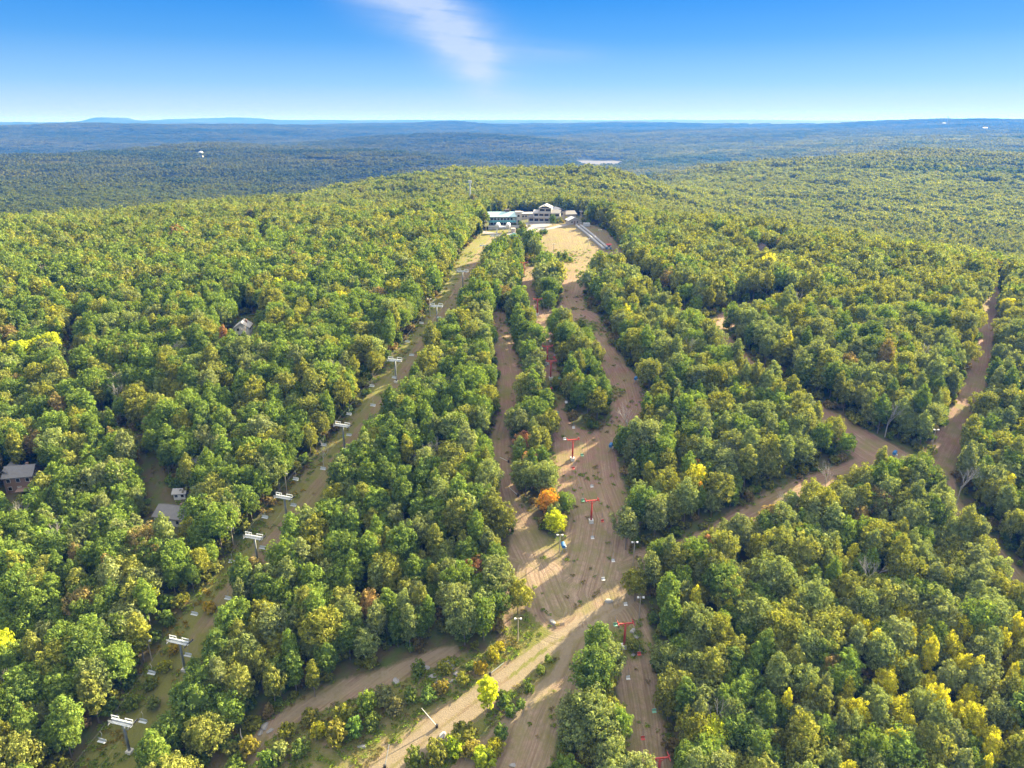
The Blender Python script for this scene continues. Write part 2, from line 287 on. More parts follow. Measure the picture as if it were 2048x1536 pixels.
SHINGB = simple('brown_shingles', (0.13, 0.10, 0.095), 0.9, 0, 0.25, 1.2); STUC = simple('cream_stucco', (0.44, 0.39, 0.34), 0.85, 0, 0.08)
SIDEB = simple('brown_siding', (0.21, 0.14, 0.11), 0.8, 0, 0.2); SIDEG = simple('grey_siding', (0.42, 0.43, 0.44), 0.8, 0, 0.12)
LROOF = simple('pale_roof', (0.36, 0.35, 0.35), 0.8, 0, 0.12); ROCKM = simple('grey_rock', (0.30, 0.29, 0.29), 0.95, 0, 0.35, 1.0)
def glass_mat():
    N = NT('window_glass'); b = N.n('ShaderNodeBsdfPrincipled'); b.inputs['Base Color'].default_value = (0.02, 0.025, 0.03, 1); b.inputs['Roughness'].default_value = 0.08; N.l(b.outputs[0], N.out.inputs[0]); return N.m
GLASS = glass_mat()
def water_mat():
    N = NT('lake_water'); b = N.n('ShaderNodeBsdfPrincipled'); b.inputs['Base Color'].default_value = (0.15, 0.15, 0.16, 1); b.inputs['Roughness'].default_value = 0.5; b.inputs['IOR'].default_value = 1.1
    g = N.n('ShaderNodeTexCoord'); bp = N.n('ShaderNodeBump'); bp.inputs['Strength'].default_value = 0.02; N.l(N.noise(g.outputs['Object'], 0.05, 4), bp.inputs['Height']); N.l(bp.outputs[0], b.inputs['Normal'])
    N.l(b.outputs[0], N.out.inputs[0]); return N.m
WATER = water_mat()
# ------------------------------------------------------------------ object helpers
def link(o): S.collection.objects.link(o); return o
def tag(o, label=None, cat=None, group=None, kind=None):
    for k, v in (('label', label), ('category', cat), ('group', group), ('kind', kind)):
        if v: o[k] = v
    return o
def thing(name, label, cat, loc, rz=0, group=None):
    o = link(bpy.data.objects.new(name, None)); o.location = loc; o.rotation_euler = (0, 0, rz); o.empty_display_size = 0.5
    return tag(o, label, cat, group)
def copy_tree(o, parent=None):
    c = o.copy(); S.collection.objects.link(c)
    if parent is not None: c.parent = parent
    for ch in list(o.children): copy_tree(ch, c)
    return c
class MB:
    def __init__(s): s.v = []; s.f = []
    def box(s, c, d, m=None):
        x, y, z = d[0] / 2, d[1] / 2, d[2] / 2; b = len(s.v)
        for sx_, sy, sz in ((-1,-1,-1),(1,-1,-1),(1,1,-1),(-1,1,-1),(-1,-1,1),(1,-1,1),(1,1,1),(-1,1,1)):
            p = Vector((c[0] + sx_ * x, c[1] + sy * y, c[2] + sz * z)); s.v.append(m @ p if m else p)
        for f in ((0,3,2,1),(4,5,6,7),(0,1,5,4),(1,2,6,5),(2,3,7,6),(3,0,4,7)): s.f.append(tuple(b + i for i in f))
        return s
    def tube(s, pts, rad, n=8, cap=True):
        pts = [Vector(p) for p in pts]; rad = rad if isinstance(rad, (list, tuple)) else [rad] * len(pts); rings = []
        for i, p in enumerate(pts):
            d = (pts[min(i + 1, len(pts) - 1)] - pts[max(i - 1, 0)]).normalized()
            a = d.cross(Vector((0, 0, 1)) if abs(d.z) < 0.9 else Vector((1, 0, 0))).normalized(); b = d.cross(a)
            rings.append(len(s.v)); s.v += [p + (a * math.cos(6.2832 * k / n) + b * math.sin(6.2832 * k / n)) * rad[i] for k in range(n)]
        for r0, r1 in zip(rings[:-1], rings[1:]):
            for k in range(n): s.f.append((r0 + k, r0 + (k + 1) % n, r1 + (k + 1) % n, r1 + k))
        if cap: s.f.append(tuple(rings[0] + k for k in range(n))[::-1]); s.f.append(tuple(rings[-1] + k for k in range(n)))
        return s
    def poly(s, pts):
        b = len(s.v); s.v += [Vector(p) for p in pts]; s.f.append(tuple(range(b, b + len(pts)))); return s
    def prism(s, prof, y0, y1):   # profile in x,z extruded along y
        b = len(s.v); n = len(prof); s.v += [Vector((x, y0, z)) for x, z in prof] + [Vector((x, y1, z)) for x, z in prof]
        s.f.append(tuple(range(b, b + n))); s.f.append(tuple(range(b + 2 * n - 1, b + n - 1, -1)))
        for i in range(n): s.f.append((b + i, b + n + i, b + n + (i + 1) % n, b + (i + 1) % n))
        return s
    def build(s, name, mat, parent=None, smooth=False):
        me = bpy.data.meshes.new(name); me.from_pydata([tuple(v) for v in s.v], [], s.f); me.materials.append(mat); me.update()
        if smooth: me.polygons.foreach_set('use_smooth', [True] * len(me.polygons))
        o = link(bpy.data.objects.new(name, me)); o.parent = parent; return o
def np_mesh(name, V, F, mats, mi=None):
    me = bpy.data.meshes.new(name); me.vertices.add(len(V)); me.vertices.foreach_set('co', np.asarray(V, np.float32).ravel())
    tot = sum(a.size for a in F); nf = sum(len(a) for a in F)
    me.loops.add(tot); me.polygons.add(nf)
    me.loops.foreach_set('vertex_index', np.concatenate([a.ravel() for a in F]).astype(np.int32))
    ln = np.concatenate([np.full(len(a), a.shape[1]) for a in F]); st = np.concatenate([[0], np.cumsum(ln)[:-1]])
    me.polygons.foreach_set('loop_start', st.astype(np.int32))
    try: me.polygons.foreach_set('loop_total', ln.astype(np.int32))
    except Exception: pass
    if mi is not None: me.polygons.foreach_set('material_index', np.asarray(mi, np.int32))
    for m in mats: me.materials.append(m)
    me.update(calc_edges=True); me.validate(); return me
# ------------------------------------------------------------------ the ground: one polar sheet to the horizon, split by cover
def build_ground():
    azs = np.arange(-1.0, 1.0001, 0.0042); lds = np.concatenate([np.arange(math.log(40), math.log(640), 0.0050), np.arange(math.log(640), math.log(17500), 0.011)])
    d = np.exp(lds)[:, None]; X = d * np.sin(azs)[None]; Y = d * np.cos(azs)[None]; Z = H(X, Y); nr, nc = X.shape
    x, y = X.ravel(), Y.ravel(); D = np.hypot(x, y); nearm = D < 720
    idx = np.nonzero(nearm)[0]; xn, yn = x[idx], y[idx]
    O = open_dist(xn, yn)
    A = np.zeros((len(x), 4), np.float32); B = np.zeros_like(A); C = np.zeros_like(A); A[:, 3] = B[:, 3] = C[:, 3] = 1
    A[idx, 0] = np.clip(O / 3.0 + 0.5, 0, 1)
    hid = np.maximum(seg_dist(xn, yn, LOOP)[0], np.maximum(seg_dist(xn, yn, LOOP2)[0], seg_dist(xn, yn, GAPC)[0])); oth = np.full(len(xn), -1e3)
    for st in SLOPES + [LROAD, GRAVEL]: oth = np.maximum(oth, seg_dist(xn, yn, st)[0])
    A[idx, 0] = np.where((hid > -3) & (oth < 0), 0, A[idx, 0])
    tr = np.full(len(xn), -1e3)
    for st in (ROAD, TRK2, PATH): tr = np.maximum(tr, seg_dist(xn, yn, st)[0])
    eR, uR, sR = seg_dist(xn, yn, ROAD)
    A[idx, 1] = np.clip(tr / 1.2 + 0.5, 0, 1) * np.where((eR > -1) & (np.abs(uR) < 0.55), 0.35, 1.0) * np.where(seg_dist(xn, yn, PATH)[0] > -1, 0.62, 1.0)
    best = np.full(len(xn), -1e3); U = np.zeros(len(xn)); V = np.zeros(len(xn))
    for st in (MAIN, CORR, LOWL, LOWR, LIFT, FORKR, ROAD, TRD, TRE, TRF):
        e, u, s = seg_dist(xn, yn, st); m = e > best; best = np.where(m, e, best); U = np.where(m, u, U); V = np.where(m, s, V)
    B[idx, 0] = U; B[idx, 1] = V
    def spot(px, v, r, k=1.0):
        p = at(px, v); return k * np.exp(-((xn - p.x) ** 2 + (yn - p.y) ** 2) / r ** 2)
    redm = np.clip((yn - 165) / 60, 0, 1) * np.clip((440 - yn) / 50, 0, 1) * np.clip(0.75 + xn / 400, 0, 1)
    B[idx, 2] = np.clip(redm + spot(1028, 765, 16, 1.4) + spot(1260, 790, 30, .6) + spot(1215, 870, 22, .6), 0, 1.3)
    green = np.zeros(len(xn)); eL, uL, sL = seg_dist(xn, yn, LIFT)
    green += np.where(eL > -3, np.clip(0.75 - (yn - 110) / 90, 0.05, 0.9), 0) + np.where((eL > -3), 0.26 + 0.34 * (np.abs(uL) > 2.2), 0)
    for q in ((1125,517,8,.9),(1160,657,9,1.1),(1105,770,7,.9),(1105,800,7,.6),(1220,780,5,.7),(1000,790,6,.6),(1180,1010,9,.4),(1110,940,9,.35),(1120,1080,10,.4),(1255,1290,6,.9),(1060,1340,8,.6),(1090,1300,6,.5),(1090,485,5,.6),(1155,1160,7,.3),(1085,1200,7,.4),(1195,460,8,.5)):
        green += spot(*q)
    pc = poly_dist(xn, yn, CLEAR); green += np.where((pc > -2) & (tr < -1), 0.62, 0) + np.where((pc > -2) & (tr < -1), 0.25 * noise2(xn, yn, 14, 3), 0)
    eT, uT, sT = seg_dist(xn, yn, TRF); green += np.where((eT > -2) & (np.hypot(xn, yn) < 330), 0.35, 0)
    A[idx, 2] = np.clip(green, 0, 1.2)
    gv = np.full(len(xn), -1e3)
    for st in (GRAVEL, LROAD): gv = np.maximum(gv, seg_dist(xn, yn, st)[0])
    C[idx, 0] = np.clip(gv / 2 + 0.5, 0, 1)
    pf = poly_dist(xn, yn, FIELD); C[idx, 2] = np.clip(pf / 8 + 0.3, 0, 1) * 0.35 + np.where(eL > -2, 0.25, 0) + np.where(eR > -3, 0.35, 0) * np.clip(1.5 - yn / 130, 0, 1)
    C[:, 1] = np.clip((D - 1300) / 150, 0, 1)
    i = np.arange(nr - 1)[:, None] * nc + np.arange(nc - 1)[None]; F = np.stack([i, i + 1, i + nc + 1, i + nc], -1).reshape(-1, 4)
    fd = D[F].mean(1); fA = A[F].mean(1); fC = C[F].mean(1)
    cls = np.zeros(len(F), int); cls[fA[:, 0] > 0.5] = 1; cls[(fA[:, 1] > 0.4) & (fA[:, 0] > 0.5)] = 2; cls[fC[:, 0] > 0.5] = 3; cls[fd > 1400] = 4
    names = {0: 'forest_floor', 1: 'ski_slope', 2: 'dirt_track', 3: 'gravel_road', 4: 'hills'}
    P = np.stack([x, y, Z.ravel()], -1)
    for k, nm in names.items():
        f = F[cls == k]; u, inv = np.unique(f, return_inverse=True)
        me = np_mesh(nm, P[u], [inv.reshape(-1, 4)], [GROUND])
        for an, arr in (('cover_a', A), ('cover_b', B), ('cover_c', C)):
            at_ = me.attributes.new(an, 'FLOAT_COLOR', 'POINT'); at_.data.foreach_set('color', arr[u].ravel())
        me.polygons.foreach_set('use_smooth', np.ones(len(me.polygons), bool))
        tag(link(bpy.data.objects.new(nm, me)), kind='structure')
build_ground()
lk = MB(); lk.poly([(2600 * math.sin(a), 2600 * math.cos(a), 0) for a in (0.082, 0.10, 0.12, 0.14, 0.16)] + [(3020 * math.sin(a), 3020 * math.cos(a), 0) for a in (0.16, 0.14, 0.12, 0.10, 0.082)])
lo = lk.build('lake', WATER); lo.location.z = CAMZ - 152.0; tag(lo, kind='structure')
# ------------------------------------------------------------------ trees
def leaves(centers, rads, per, size, rg, flat=0.0, up=0.25):
    n = len(centers) * per; C = np.repeat(centers, per, 0); r = np.repeat(rads, per)
    d = rg.normal(size=(n, 3)); d[:, 2] += up; d /= np.linalg.norm(d, axis=1)[:, None]
    p = C + d * (r * rg.uniform(0.72, 1.05, n))[:, None] * np.array([1, 1, 0.85])
    nn = d + rg.normal(size=(n, 3)) * 0.45 + np.array([0, 0, 0.25]); nn /= np.linalg.norm(nn, axis=1)[:, None]
    a = np.cross(nn, rg.normal(size=(n, 3))); a /= np.linalg.norm(a, axis=1)[:, None] + 1e-9; b = np.cross(nn, a)
    s = size * rg.uniform(0.55, 1.35, n)[:, None]; w = rg.uniform(0.45, 0.9, n)[:, None]
    V = np.stack([p - a * s, p + b * s * w, p + a * s, p - b * s * w], 1).reshape(-1, 3)
    return V, np.arange(n * 4).reshape(-1, 4)
def core(Rr, Hh, zc, rg, seg=8, rings=5):
    V = [(0, 0, zc + Hh)]; 
    for i in range(1, rings):
        t = math.pi * i / rings
        for k in range(seg):
            f = rg.uniform(0.85, 1.1); V.append((Rr * f * math.sin(t) * math.cos(6.283 * k / seg), Rr * f * math.sin(t) * math.sin(6.283 * k / seg), zc + Hh * math.cos(t) * f))
    V.append((0, 0, zc - Hh)); T = []; Q = []
    for k in range(seg):
        T.append((0, 1 + k, 1 + (k + 1) % seg)); b = 1 + (rings - 2) * seg; T.append((b + (k + 1) % seg, b + k, len(V) - 1))
        for i in range(rings - 2): b = 1 + i * seg; Q.append((b + k, b + seg + k, b + seg + (k + 1) % seg, b + (k + 1) % seg))
    return np.array(V), np.array(T), np.array(Q)
def crown_arrays(seed, Rr, top, base, ncl, per, size, shape='round'):
    rg = np.random.default_rng(seed); zc = base + (top - base) * 0.52; hh = (top - base) / 2
    i = np.arange(ncl) + 0.5; ph = i * 2.39996 + rg.uniform(0, 6); ct = 1 - 1.72 * i / ncl; ct = np.clip(ct + rg.normal(0, 0.08, ncl), -0.9, 1)
    stt = np.sqrt(1 - ct * ct); k = rg.uniform(0.62, 1.0, ncl)
    lump = 1 + 0.22 * np.sin(ph % 6.2832 + seed) + 0.16 * np.sin(2 * ph + 2 * seed) + 0.10 * np.sin(3 * ph + seed)
    if shape == 'cone': prof = np.clip((1 - ct) * 0.55 + 0.08, 0, 1) ; cx = Rr * prof * k * np.cos(ph); cy = Rr * prof * k * np.sin(ph)
    elif shape == 'upright': cx = Rr * 0.8 * stt * k * np.cos(ph); cy = Rr * 0.8 * stt * k * np.sin(ph)
    else: cx = Rr * stt * k * lump * np.cos(ph); cy = Rr * stt * k * lump * np.sin(ph)
    cz = zc + hh * ct * k * (1 + rg.normal(0, 0.06, ncl)); cen = np.stack([cx, cy, cz], -1)
    rad = Rr * rg.uniform(0.17, 0.29, ncl) * (60 / max(ncl, 30)) ** 0.25 * (1.0 if shape != 'cone' else 0.8)
    V, F = leaves(cen, rad, per, size, rg)
    V = np.concatenate([V]); cv, T, Q = core(Rr * (0.62 if shape != 'cone' else 0.3), hh * (0.72 if shape != 'cone' else 0.8), zc - 0.1, rg)
    n = len(V); return np.concatenate([V, cv]), [F, Q + n, T + n], cen
def trunk_mb(seed, top, base, cen, r=0.22, limbs=6):
    rr = random.Random(seed); m = MB(); lx, ly = rr.uniform(-.5, .5), rr.uniform(-.5, .5)
    f = lambda t: (lx * t * t, ly * t * t, top * 0.8 * t - 0.6 * (1 - t))
    m.tube([f(t) for t in (0, .04, .3, .6, 1)], [r * 1.5, r * 1.05, r * .85, r * .6, r * .15], 7)
    for j in range(limbs):
        t = 0.35 + 0.5 * j / limbs; p = Vector(f(t)); c = Vector(cen[(j * 7 + seed) % len(cen)]); q = p.lerp(c, 0.5) + Vector((0, 0, 0.5))
        m.tube([p, q, c], [r * .45, r * .28, r * .08], 5, False)
    return m
def arrs(mb): return np.array([tuple(v) for v in mb.v]), mb.f
class Proto: pass
PC = bpy.data.collections.new('tree_library')      # holds the meshes scattered by the far woods; not linked to the scene
PROTO = []
def proto(seed, Rr, top, base, ncl, per, size, shape='round', r=0.22, keep=False, trunk=True):
    V, F, cen = crown_arrays(seed, Rr, top, base, ncl, per, size, shape); P = Proto(); P.cen = cen; P.R = Rr; P.top = top
    if trunk:
        tv, tf = arrs(trunk_mb(seed, top, base, cen, r, 6 if keep else 3))
        tf = [f for f in tf]; n = len(V); q = np.array([f for f in tf if len(f) == 4]) + n
        oth = [np.array([f]) + n for f in tf if len(f) != 4]
        allF = F + [q] + oth; mi = [0] * sum(len(a) for a in F) + [1] * (len(q) + len(oth)); VV = np.concatenate([V, tv])
    else: allF = F; mi = [0] * sum(len(a) for a in F); VV = V
    me = np_mesh('woodland_tree', VV, allF, [LEAF, BARK], mi)
    if keep:
        P.crown = np_mesh('crown', V, F, [LEAF])
        tm = trunk_mb(seed, top, base, cen, r); t = bpy.data.meshes.new('trunk'); t.from_pydata([tuple(v) for v in tm.v], [], tm.f); t.materials.append(BARK); P.trunk = t
    o = bpy.data.objects.new('woodland_tree_%02d' % len(PROTO), me); PC.objects.link(o); P.i = len(PROTO); PROTO.append(P); return P
NEARP = [proto(s, Rr, tp, bs, ncl, 44, 0.25, sh, keep=True) for s, Rr, tp, bs, ncl, sh in
         ((1,4.5,13.0,2.8,100,'round'),(2,4.1,12.2,2.4,90,'round'),(3,4.9,13.0,3.4,120,'round'),(4,3.6,14.8,2.6,80,'upright'),(5,4.3,11.8,2.0,95,'round'),(6,4.7,12.6,2.8,105,'round'),(7,3.3,13.8,1.8,76,'upright'),(8,4.2,10.2,1.4,90,'round'))]
MIDP = [proto(20 + s, Rr * 1.1, tp, bs - 1.2, 48, 24, 0.44) for s, Rr, tp, bs in ((1,4.2,13,4),(2,3.7,12.2,3.6),(3,4.6,13.4,4.6),(4,3.5,13.2,3.4),(5,4.0,12,2.8))]
FARP = [proto(40 + s, Rr * 1.08, tp, bs, 24, 13, 0.85, trunk=False) for s, Rr, tp, bs in ((1,4.4,13,3),(2,4.0,12.2,3),(3,4.8,13.4,3))]
SHRUBP = [proto(60 + s, Rr, tp, 0.1, 22, 34, 0.20, trunk=False, keep=False) for s, Rr, tp in ((1,1.5,2.6),(2,1.8,2.2),(3,1.2,3.0))]
SAPP = [proto(70 + s, 1.9, 7.6, 1.2, 30, 40, 0.26, 'upright', r=0.1, keep=True) for s in (1, 2)]
PINEP = [proto(80 + s, 3.0, 13.5, 1.5, 60, 30, 0.42, 'cone', r=0.2, keep=True) for s in (1, 2)]
def patch(seed):
    rg = np.random.default_rng(seed); cs = []; rs = []
    Vs = []; Fs = []; n = 0; Qs = []; Ts = []
    for gx in range(-4, 4):
        for gy in range(-4, 4):
            x = (gx + .5 + rg.uniform(-.4, .4)) * 8.5; y = (gy + .5 + rg.uniform(-.4, .4)) * 8.5; hgt = rg.uniform(9, 14); r = rg.uniform(4.0, 5.6)
            k = 7; a = np.arange(k) * 2.4 + rg.uniform(0, 6); rr = r * rg.uniform(0, .62, k); c = np.stack([x + rr * np.cos(a), y + rr * np.sin(a), hgt - rr * .5 + rg.uniform(-1, 1, k)], -1)
            cs.append(c); rs.append(np.full(k, r * .42))
    V, F = leaves(np.concatenate(cs), np.concatenate(rs), 7, 1.35, rg, up=0.6)
    me = np_mesh('woodland_patch', V, [F], [LEAF]); o = bpy.data.objects.new('woodland_tree_%02d' % len(PROTO), me); PC.objects.link(o); P = Proto(); P.i = len(PROTO); PROTO.append(P); return P
PATCHP = [patch(s) for s in (101, 102, 103)]
def tuft(seed):
    rg = np.random.default_rng(seed); n = 10; c = np.stack([rg.uniform(-.7, .7, n), rg.uniform(-.7, .7, n), rg.uniform(.1, .45, n)], -1)
    V, F = leaves(c, np.full(n, .32), 9, .14, rg, up=0.8); me = np_mesh('brush', V, [F], [LEAF])
    o = bpy.data.objects.new('woodland_tree_%02d' % len(PROTO), me); PC.objects.link(o); P = Proto(); P.i = len(PROTO); PROTO.append(P); return P
TUFTP = [tuft(s) for s in (201, 202, 203)]
# tints (base colour of the leaves)
TINT = {'green': (0.168, 0.252, 0.048), 'deep green': (0.125, 0.195, 0.046), 'olive': (0.235, 0.252, 0.062), 'grey green': (0.215, 0.265, 0.095), 'yellow green': (0.255, 0.265, 0.045),
        'bronze': (0.270, 0.205, 0.085), 'rust': (0.370, 0.180, 0.095), 'yellow': (0.58, 0.56, 0.040), 'orange': (0.66, 0.36, 0.04), 'pale green': (0.215, 0.250, 0.105), 'lime': (0.50, 0.56, 0.03)}
TN = [t for t in TINT if t != 'orange_pale']
CLR = []   # clearings round buildings, the radio mast and so on: x, y, r
def clearing(px, v, r, h=0): p = at(px, v, h); CLR.append((p.x, p.y, r)); return p
for a in ((42,990,9),(60,1010,7),(340,1050,9),(346,1078,8),(352,1100,6),(300,960,5),(402,945,5),(486,672,8),(500,650,6),(488,690,8),(484,705,6),(1530,520,9),(1530,535,8),(1505,530,6),(1010,446,13),(1090,442,22),(1050,440,10),(1130,442,12),(1150,447,9),(940,425,4),(870,440,6),(1175,452,9),(1055,462,8),(720,452,8),(800,455,3),(1432,520,3),(1028,486,6),(1008,462,13),(1003,480,9),(1016,478,8),(1080,470,10),(960,463,6),(1225,452,5)): clearing(*a)
SPECIAL = [  # crown pixel, kind of crown, tint, radius scale, height scale, label, category group
 (975,1385,'sap','lime',1.45,1.35,'tall bright lime tree standing alone beside the dirt road'),
 (1097,1002,4,'orange',.72,.85,'orange tree near the tip of the narrow tree island'),
 (1112,1042,1,'lime',.66,.78,'yellow green tree at the lower tip of the narrow tree island'),
 (1128,1005,7,'green',.6,.85,'green tree right beside the orange tree on the narrow island'),
 (1425,1470,5,'lime',.8,.85,'broad lime tree at the bottom of the right woods'),
 (1254,1052,0,'pale green',.9,1.02,'lone pale tree with bare trunks left of the shaded trail mouth'),
 (1272,1165,4,'yellow green',.75,.85,'yellow green tree where the dirt track leaves the crossing'),
 (1036,1188,4,'yellow green',.8,.9,'yellowish tree on the edge of the central woods at the crossing'),
 (1390,1205,6,'yellow',.6,.92,'golden tree upper left in the large right woods'),
 (1400,990,6,'orange',.5,.8,'small orange tree near the left edge of the right woods'),
 (1388,940,4,'orange',.55,.8,'orange tree in the right woods above the smaller orange one'),
 (741,1205,4,'orange_pale',.62,.85,'peach coloured tree in the middle of the central woods'),
 (1150,1435,2,'pale green',.98,.92,'wide silvery green tree on the left of the bottom tree island'),
 (1190,1330,3,'yellow green',.55,.75,'slim yellow green tree at the top of the bottom tree island'),
 (1215,1375,6,'olive',.62,.8,'olive tree just under the top of the bottom tree island'),
 (1215,1430,4,'yellow green',.85,.85,'bright green tree on the right of the bottom tree island'),
 (1195,1500,7,'olive',.8,.85,'olive tree at the foot of the bottom tree island'),
 (1060,930,4,'rust',.8,.85,'rust brown tree low on the strip between the two mown runs'),
 (1050,885,7,'rust',.75,.85,'rust brown tree high on the strip between the two mown runs'),
 (1080,960,4,'bronze',.7,.8,'bronze tree on the right edge of the strip between mown runs'),
 (625,1350,6,'yellow green',.6,.8,'yellow green sapling tree by the shaded path'),
 (100,690,2,'lime',1.0,1.0,'bright light green tree high in the left woods'),
 (1122,660,5,'olive',.8,.8,'olive tree alone on the upper mown slope'),
 (1097,575,2,'deep green',.9,.95,'dark green tree on the small round island of the upper slope'),
 (1097,598,4,'deep green',.85,.85,'dark green tree at the foot of the small round island'),
 (1106,438,4,'deep green',.55,.7,'dark tree in front of the white condominium'),
 (1045,466,4,'deep green',.8,.75,'dark tree between the lift station and the gravel drive'),
 (1050,477,6,'olive',.6,.6,'small olive tree beside the red lift station')]
TINT['orange_pale'] = (0.52, 0.36, 0.14)
for q in SPECIAL: clearing(q[0], q[1], 3.4 * max(.7, q[4]), 7 * q[5])
CONIFERS = [(962,436,.9),(978,428,1.1),(990,418,1.0),(1000,420,.8),(958,452,.8),(1018,428,.8),(10,640,1.3),(30,665,1.2)]
for q in CONIFERS: clearing(q[0], q[1], 3, 6)
BARE = [(1440,1440,1.0),(1258,838,1.0),(1350,832,.9),(876,908,.9),(835,915,.7),(236,768,.9),(1778,832,1.0),(195,560,.8),(1560,1010,.7),(1655,950,.8),(1200,705,.6),(1925,960,1.0),(645,905,.7),(770,885,.7),(1610,1270,.6)]
for q in BARE: clearing(q[0], q[1], 2.6, 7)
def scatter(x0, x1, y0, y1, sp, jit=0.42):
    gx = np.arange(x0, x1, sp); gy = np.arange(y0, y1, sp * 0.866); X, Y = np.meshgrid(gx, gy); X = X + (np.arange(len(gy)) % 2)[:, None] * sp / 2
    X = X + rng.uniform(-jit, jit, X.shape) * sp; Y = Y + rng.uniform(-jit, jit, X.shape) * sp; return X.ravel(), Y.ravel()
def infan(x, y, m=1.15): return (np.abs(x) < y * 0.80 * m + 25) & (y > 70)
x, y = scatter(-1300, 1300, 70, 1600, 4.75); D = np.hypot(x, y)
k = infan(x, y) & (D < 1450); x, y = x[k], y[k]
k = (open_dist(x, y) < -0.9 - rng.uniform(0, 1.2, len(x))); x, y = x[k], y[k]
k = poly_dist(x, y, NOTREE) < 0; x, y = x[k], y[k]
for cx, cy, cr in CLR: k = np.hypot(x - cx, y - cy) > cr; x, y = x[k], y[k]
k = ~((noise2(x, y, 85, 31) > 0.62) & (np.hypot(x, y) > 330)); x, y = x[k], y[k]
D = np.hypot(x, y); n = len(x)
# thin the far ones a little, keep the near ones
keep_ = (D < 700) | (rng.uniform(size=n) < 0.86); x, y, D = x[keep_], y[keep_], D[keep_]; n = len(x)
z = H(x, y)
zc = y * CP - (z + 9 - CAMZ) * SP; PX = 1024 + FPX * x / zc; PV = 768 + FPX * (-(z + 9 - CAMZ) * CP - y * SP) / zc
def gs(px, v, r, h=9): p = at(px, v, h); return np.exp(-((x - p.x) ** 2 + (y - p.y) ** 2) / r ** 2)
u = rng.uniform(size=n); fdim = np.where(D > 420, 0.3, 1.0); nz = noise2(x, y, 60, 20); nz2 = noise2(x, y, 25, 28)
score = {}
base = np.ones(n)
rightness = 1 / (1 + np.exp(-(x - 30) / 40))
score['green'] = 1.0 * (1 - 0.75 * rightness) + 0.1; score['deep green'] = 0.35 * (1 - 0.5 * rightness) + 0.25 * (nz > 0.2); score['olive'] = 0.20 + 0.42 * rightness + 0.3 * np.clip(nz, 0, 1) + 0.7 * (x > 60) * (D > 330)
score['grey green'] = 0.12 + 0.75 * rightness; score['yellow green'] = 0.20 + 0.25 * np.clip(-nz, 0, 1) + 1.2 * gs(660, 430, 90) + 1.2 * gs(900, 375, 330) + 0.7 * (x > 60) * (D > 330) + 0.25 * gs(30, 700, 60) - 0.12 * (x < 0) * (D < 330)
score['pale green'] = 0.12 + 0.25 * rightness; score['bronze'] = 0.012 + 0.06 * np.clip(nz2, 0, 1) + 0.3 * gs(60, 880, 26) + 0.12 * gs(210, 1060, 22) + 0.1 * gs(160, 1180, 18)
score['rust'] = 0.003 + 0.25 * gs(1065, 930, 10)
score['yellow'] = 0.010 + 0.012 * rightness + 4.5 * gs(1960, 1360, 17) + 3.0 * gs(1840, 1320, 11) + 0.25 * gs(1700, 1300, 20) + 2.0 * gs(2040, 1500, 14) + .8 * gs(1760, 1430, 12) + .8 * gs(1900, 1500, 12) + .2 * gs(1480, 1240, 15) + 0.2 * gs(1390, 970, 10)
score['orange'] = 0.0 * x; score['lime'] = 0.004 + 0.0 * x
score['yellow'] = score['yellow'] * fdim; score['orange'] = score['orange'] * fdim; score['lime'] = score['lime'] * fdim
M = np.stack([np.broadcast_to(score[t], (n,)) for t in TN], 1); M = np.cumsum(M / M.sum(1)[:, None], 1)
ti = (u[:, None] > M).sum(1); ti = np.clip(ti, 0, len(TN) - 1)
k_gap = None; sc = (0.58 + 0.50 * rng.uniform(size=n) ** 1.3) * (1 + 0.10 * nz); sz = rng.uniform(0.82, 1.14, n) * (sc / 0.8) ** 0.4 * (1 + 0.22 * noise2(x, y, 75, 17) * np.clip((D - 250) / 250, 0, 1))
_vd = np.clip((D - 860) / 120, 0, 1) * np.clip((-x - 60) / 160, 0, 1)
yl = (ti == TN.index('yellow')) & (D < 330); small = yl | (ti == TN.index('lime'))
sc = np.where(yl, rng.uniform(0.42, 0.68, n), sc); sz = np.where(yl, rng.uniform(0.7, 0.98, n), sz)
pi = np.where(zc < 330, rng.integers(0, 8, n), np.where(zc < 720, 8 + rng.integers(0, 5, n), 13 + rng.integers(0, 3, n)))
rot = rng.uniform(0, 6.283, n)
tcol = np.array([TINT[t] for t in TN])[ti] * rng.uniform(0.82, 1.22, n)[:, None]
fm = (np.clip((D - 380) / 300, 0, 1) * 0.55)[:, None]; patchy = 1 + 0.28 * noise2(x, y, 130, 14) * np.clip((D - 300) / 200, 0, 1); tcol = tcol * (1 - fm) * patchy[:, None] + patchy[:, None] * fm * np.array([0.190, 0.212, 0.048]) * rng.uniform(0.75, 1.3, n)[:, None]
tcol = tcol * (1 - 0.55 * _vd)[:, None]  # woods beyond the left crest: shade put into the leaf tint
# named near trees: the ones that show largest
vis = (PX > -30) & (PX < 2078) & (PV < 1580) & (PV > 500)
order = [i for i in np.argsort(zc) if vis[i]]
plain = [i for i in order if TN[ti[i]] not in ('yellow', 'orange', 'lime')][:285]
bright = [i for i in order if TN[ti[i]] in ('yellow', 'orange', 'lime') and zc[i] < 420][:90]
_cand = [i for i in order if zc[i] < 430 and D[i] > 150 and i not in set(plain[:40])]; bare_pick = [_cand[j] for j in rng.choice(len(_cand), 30, replace=False)]
_bs = set(bare_pick); plain = [i for i in plain if i not in _bs]; bright = [i for i in bright if i not in _bs]
chosen = sorted(plain + bright, key=lambda i: zc[i])
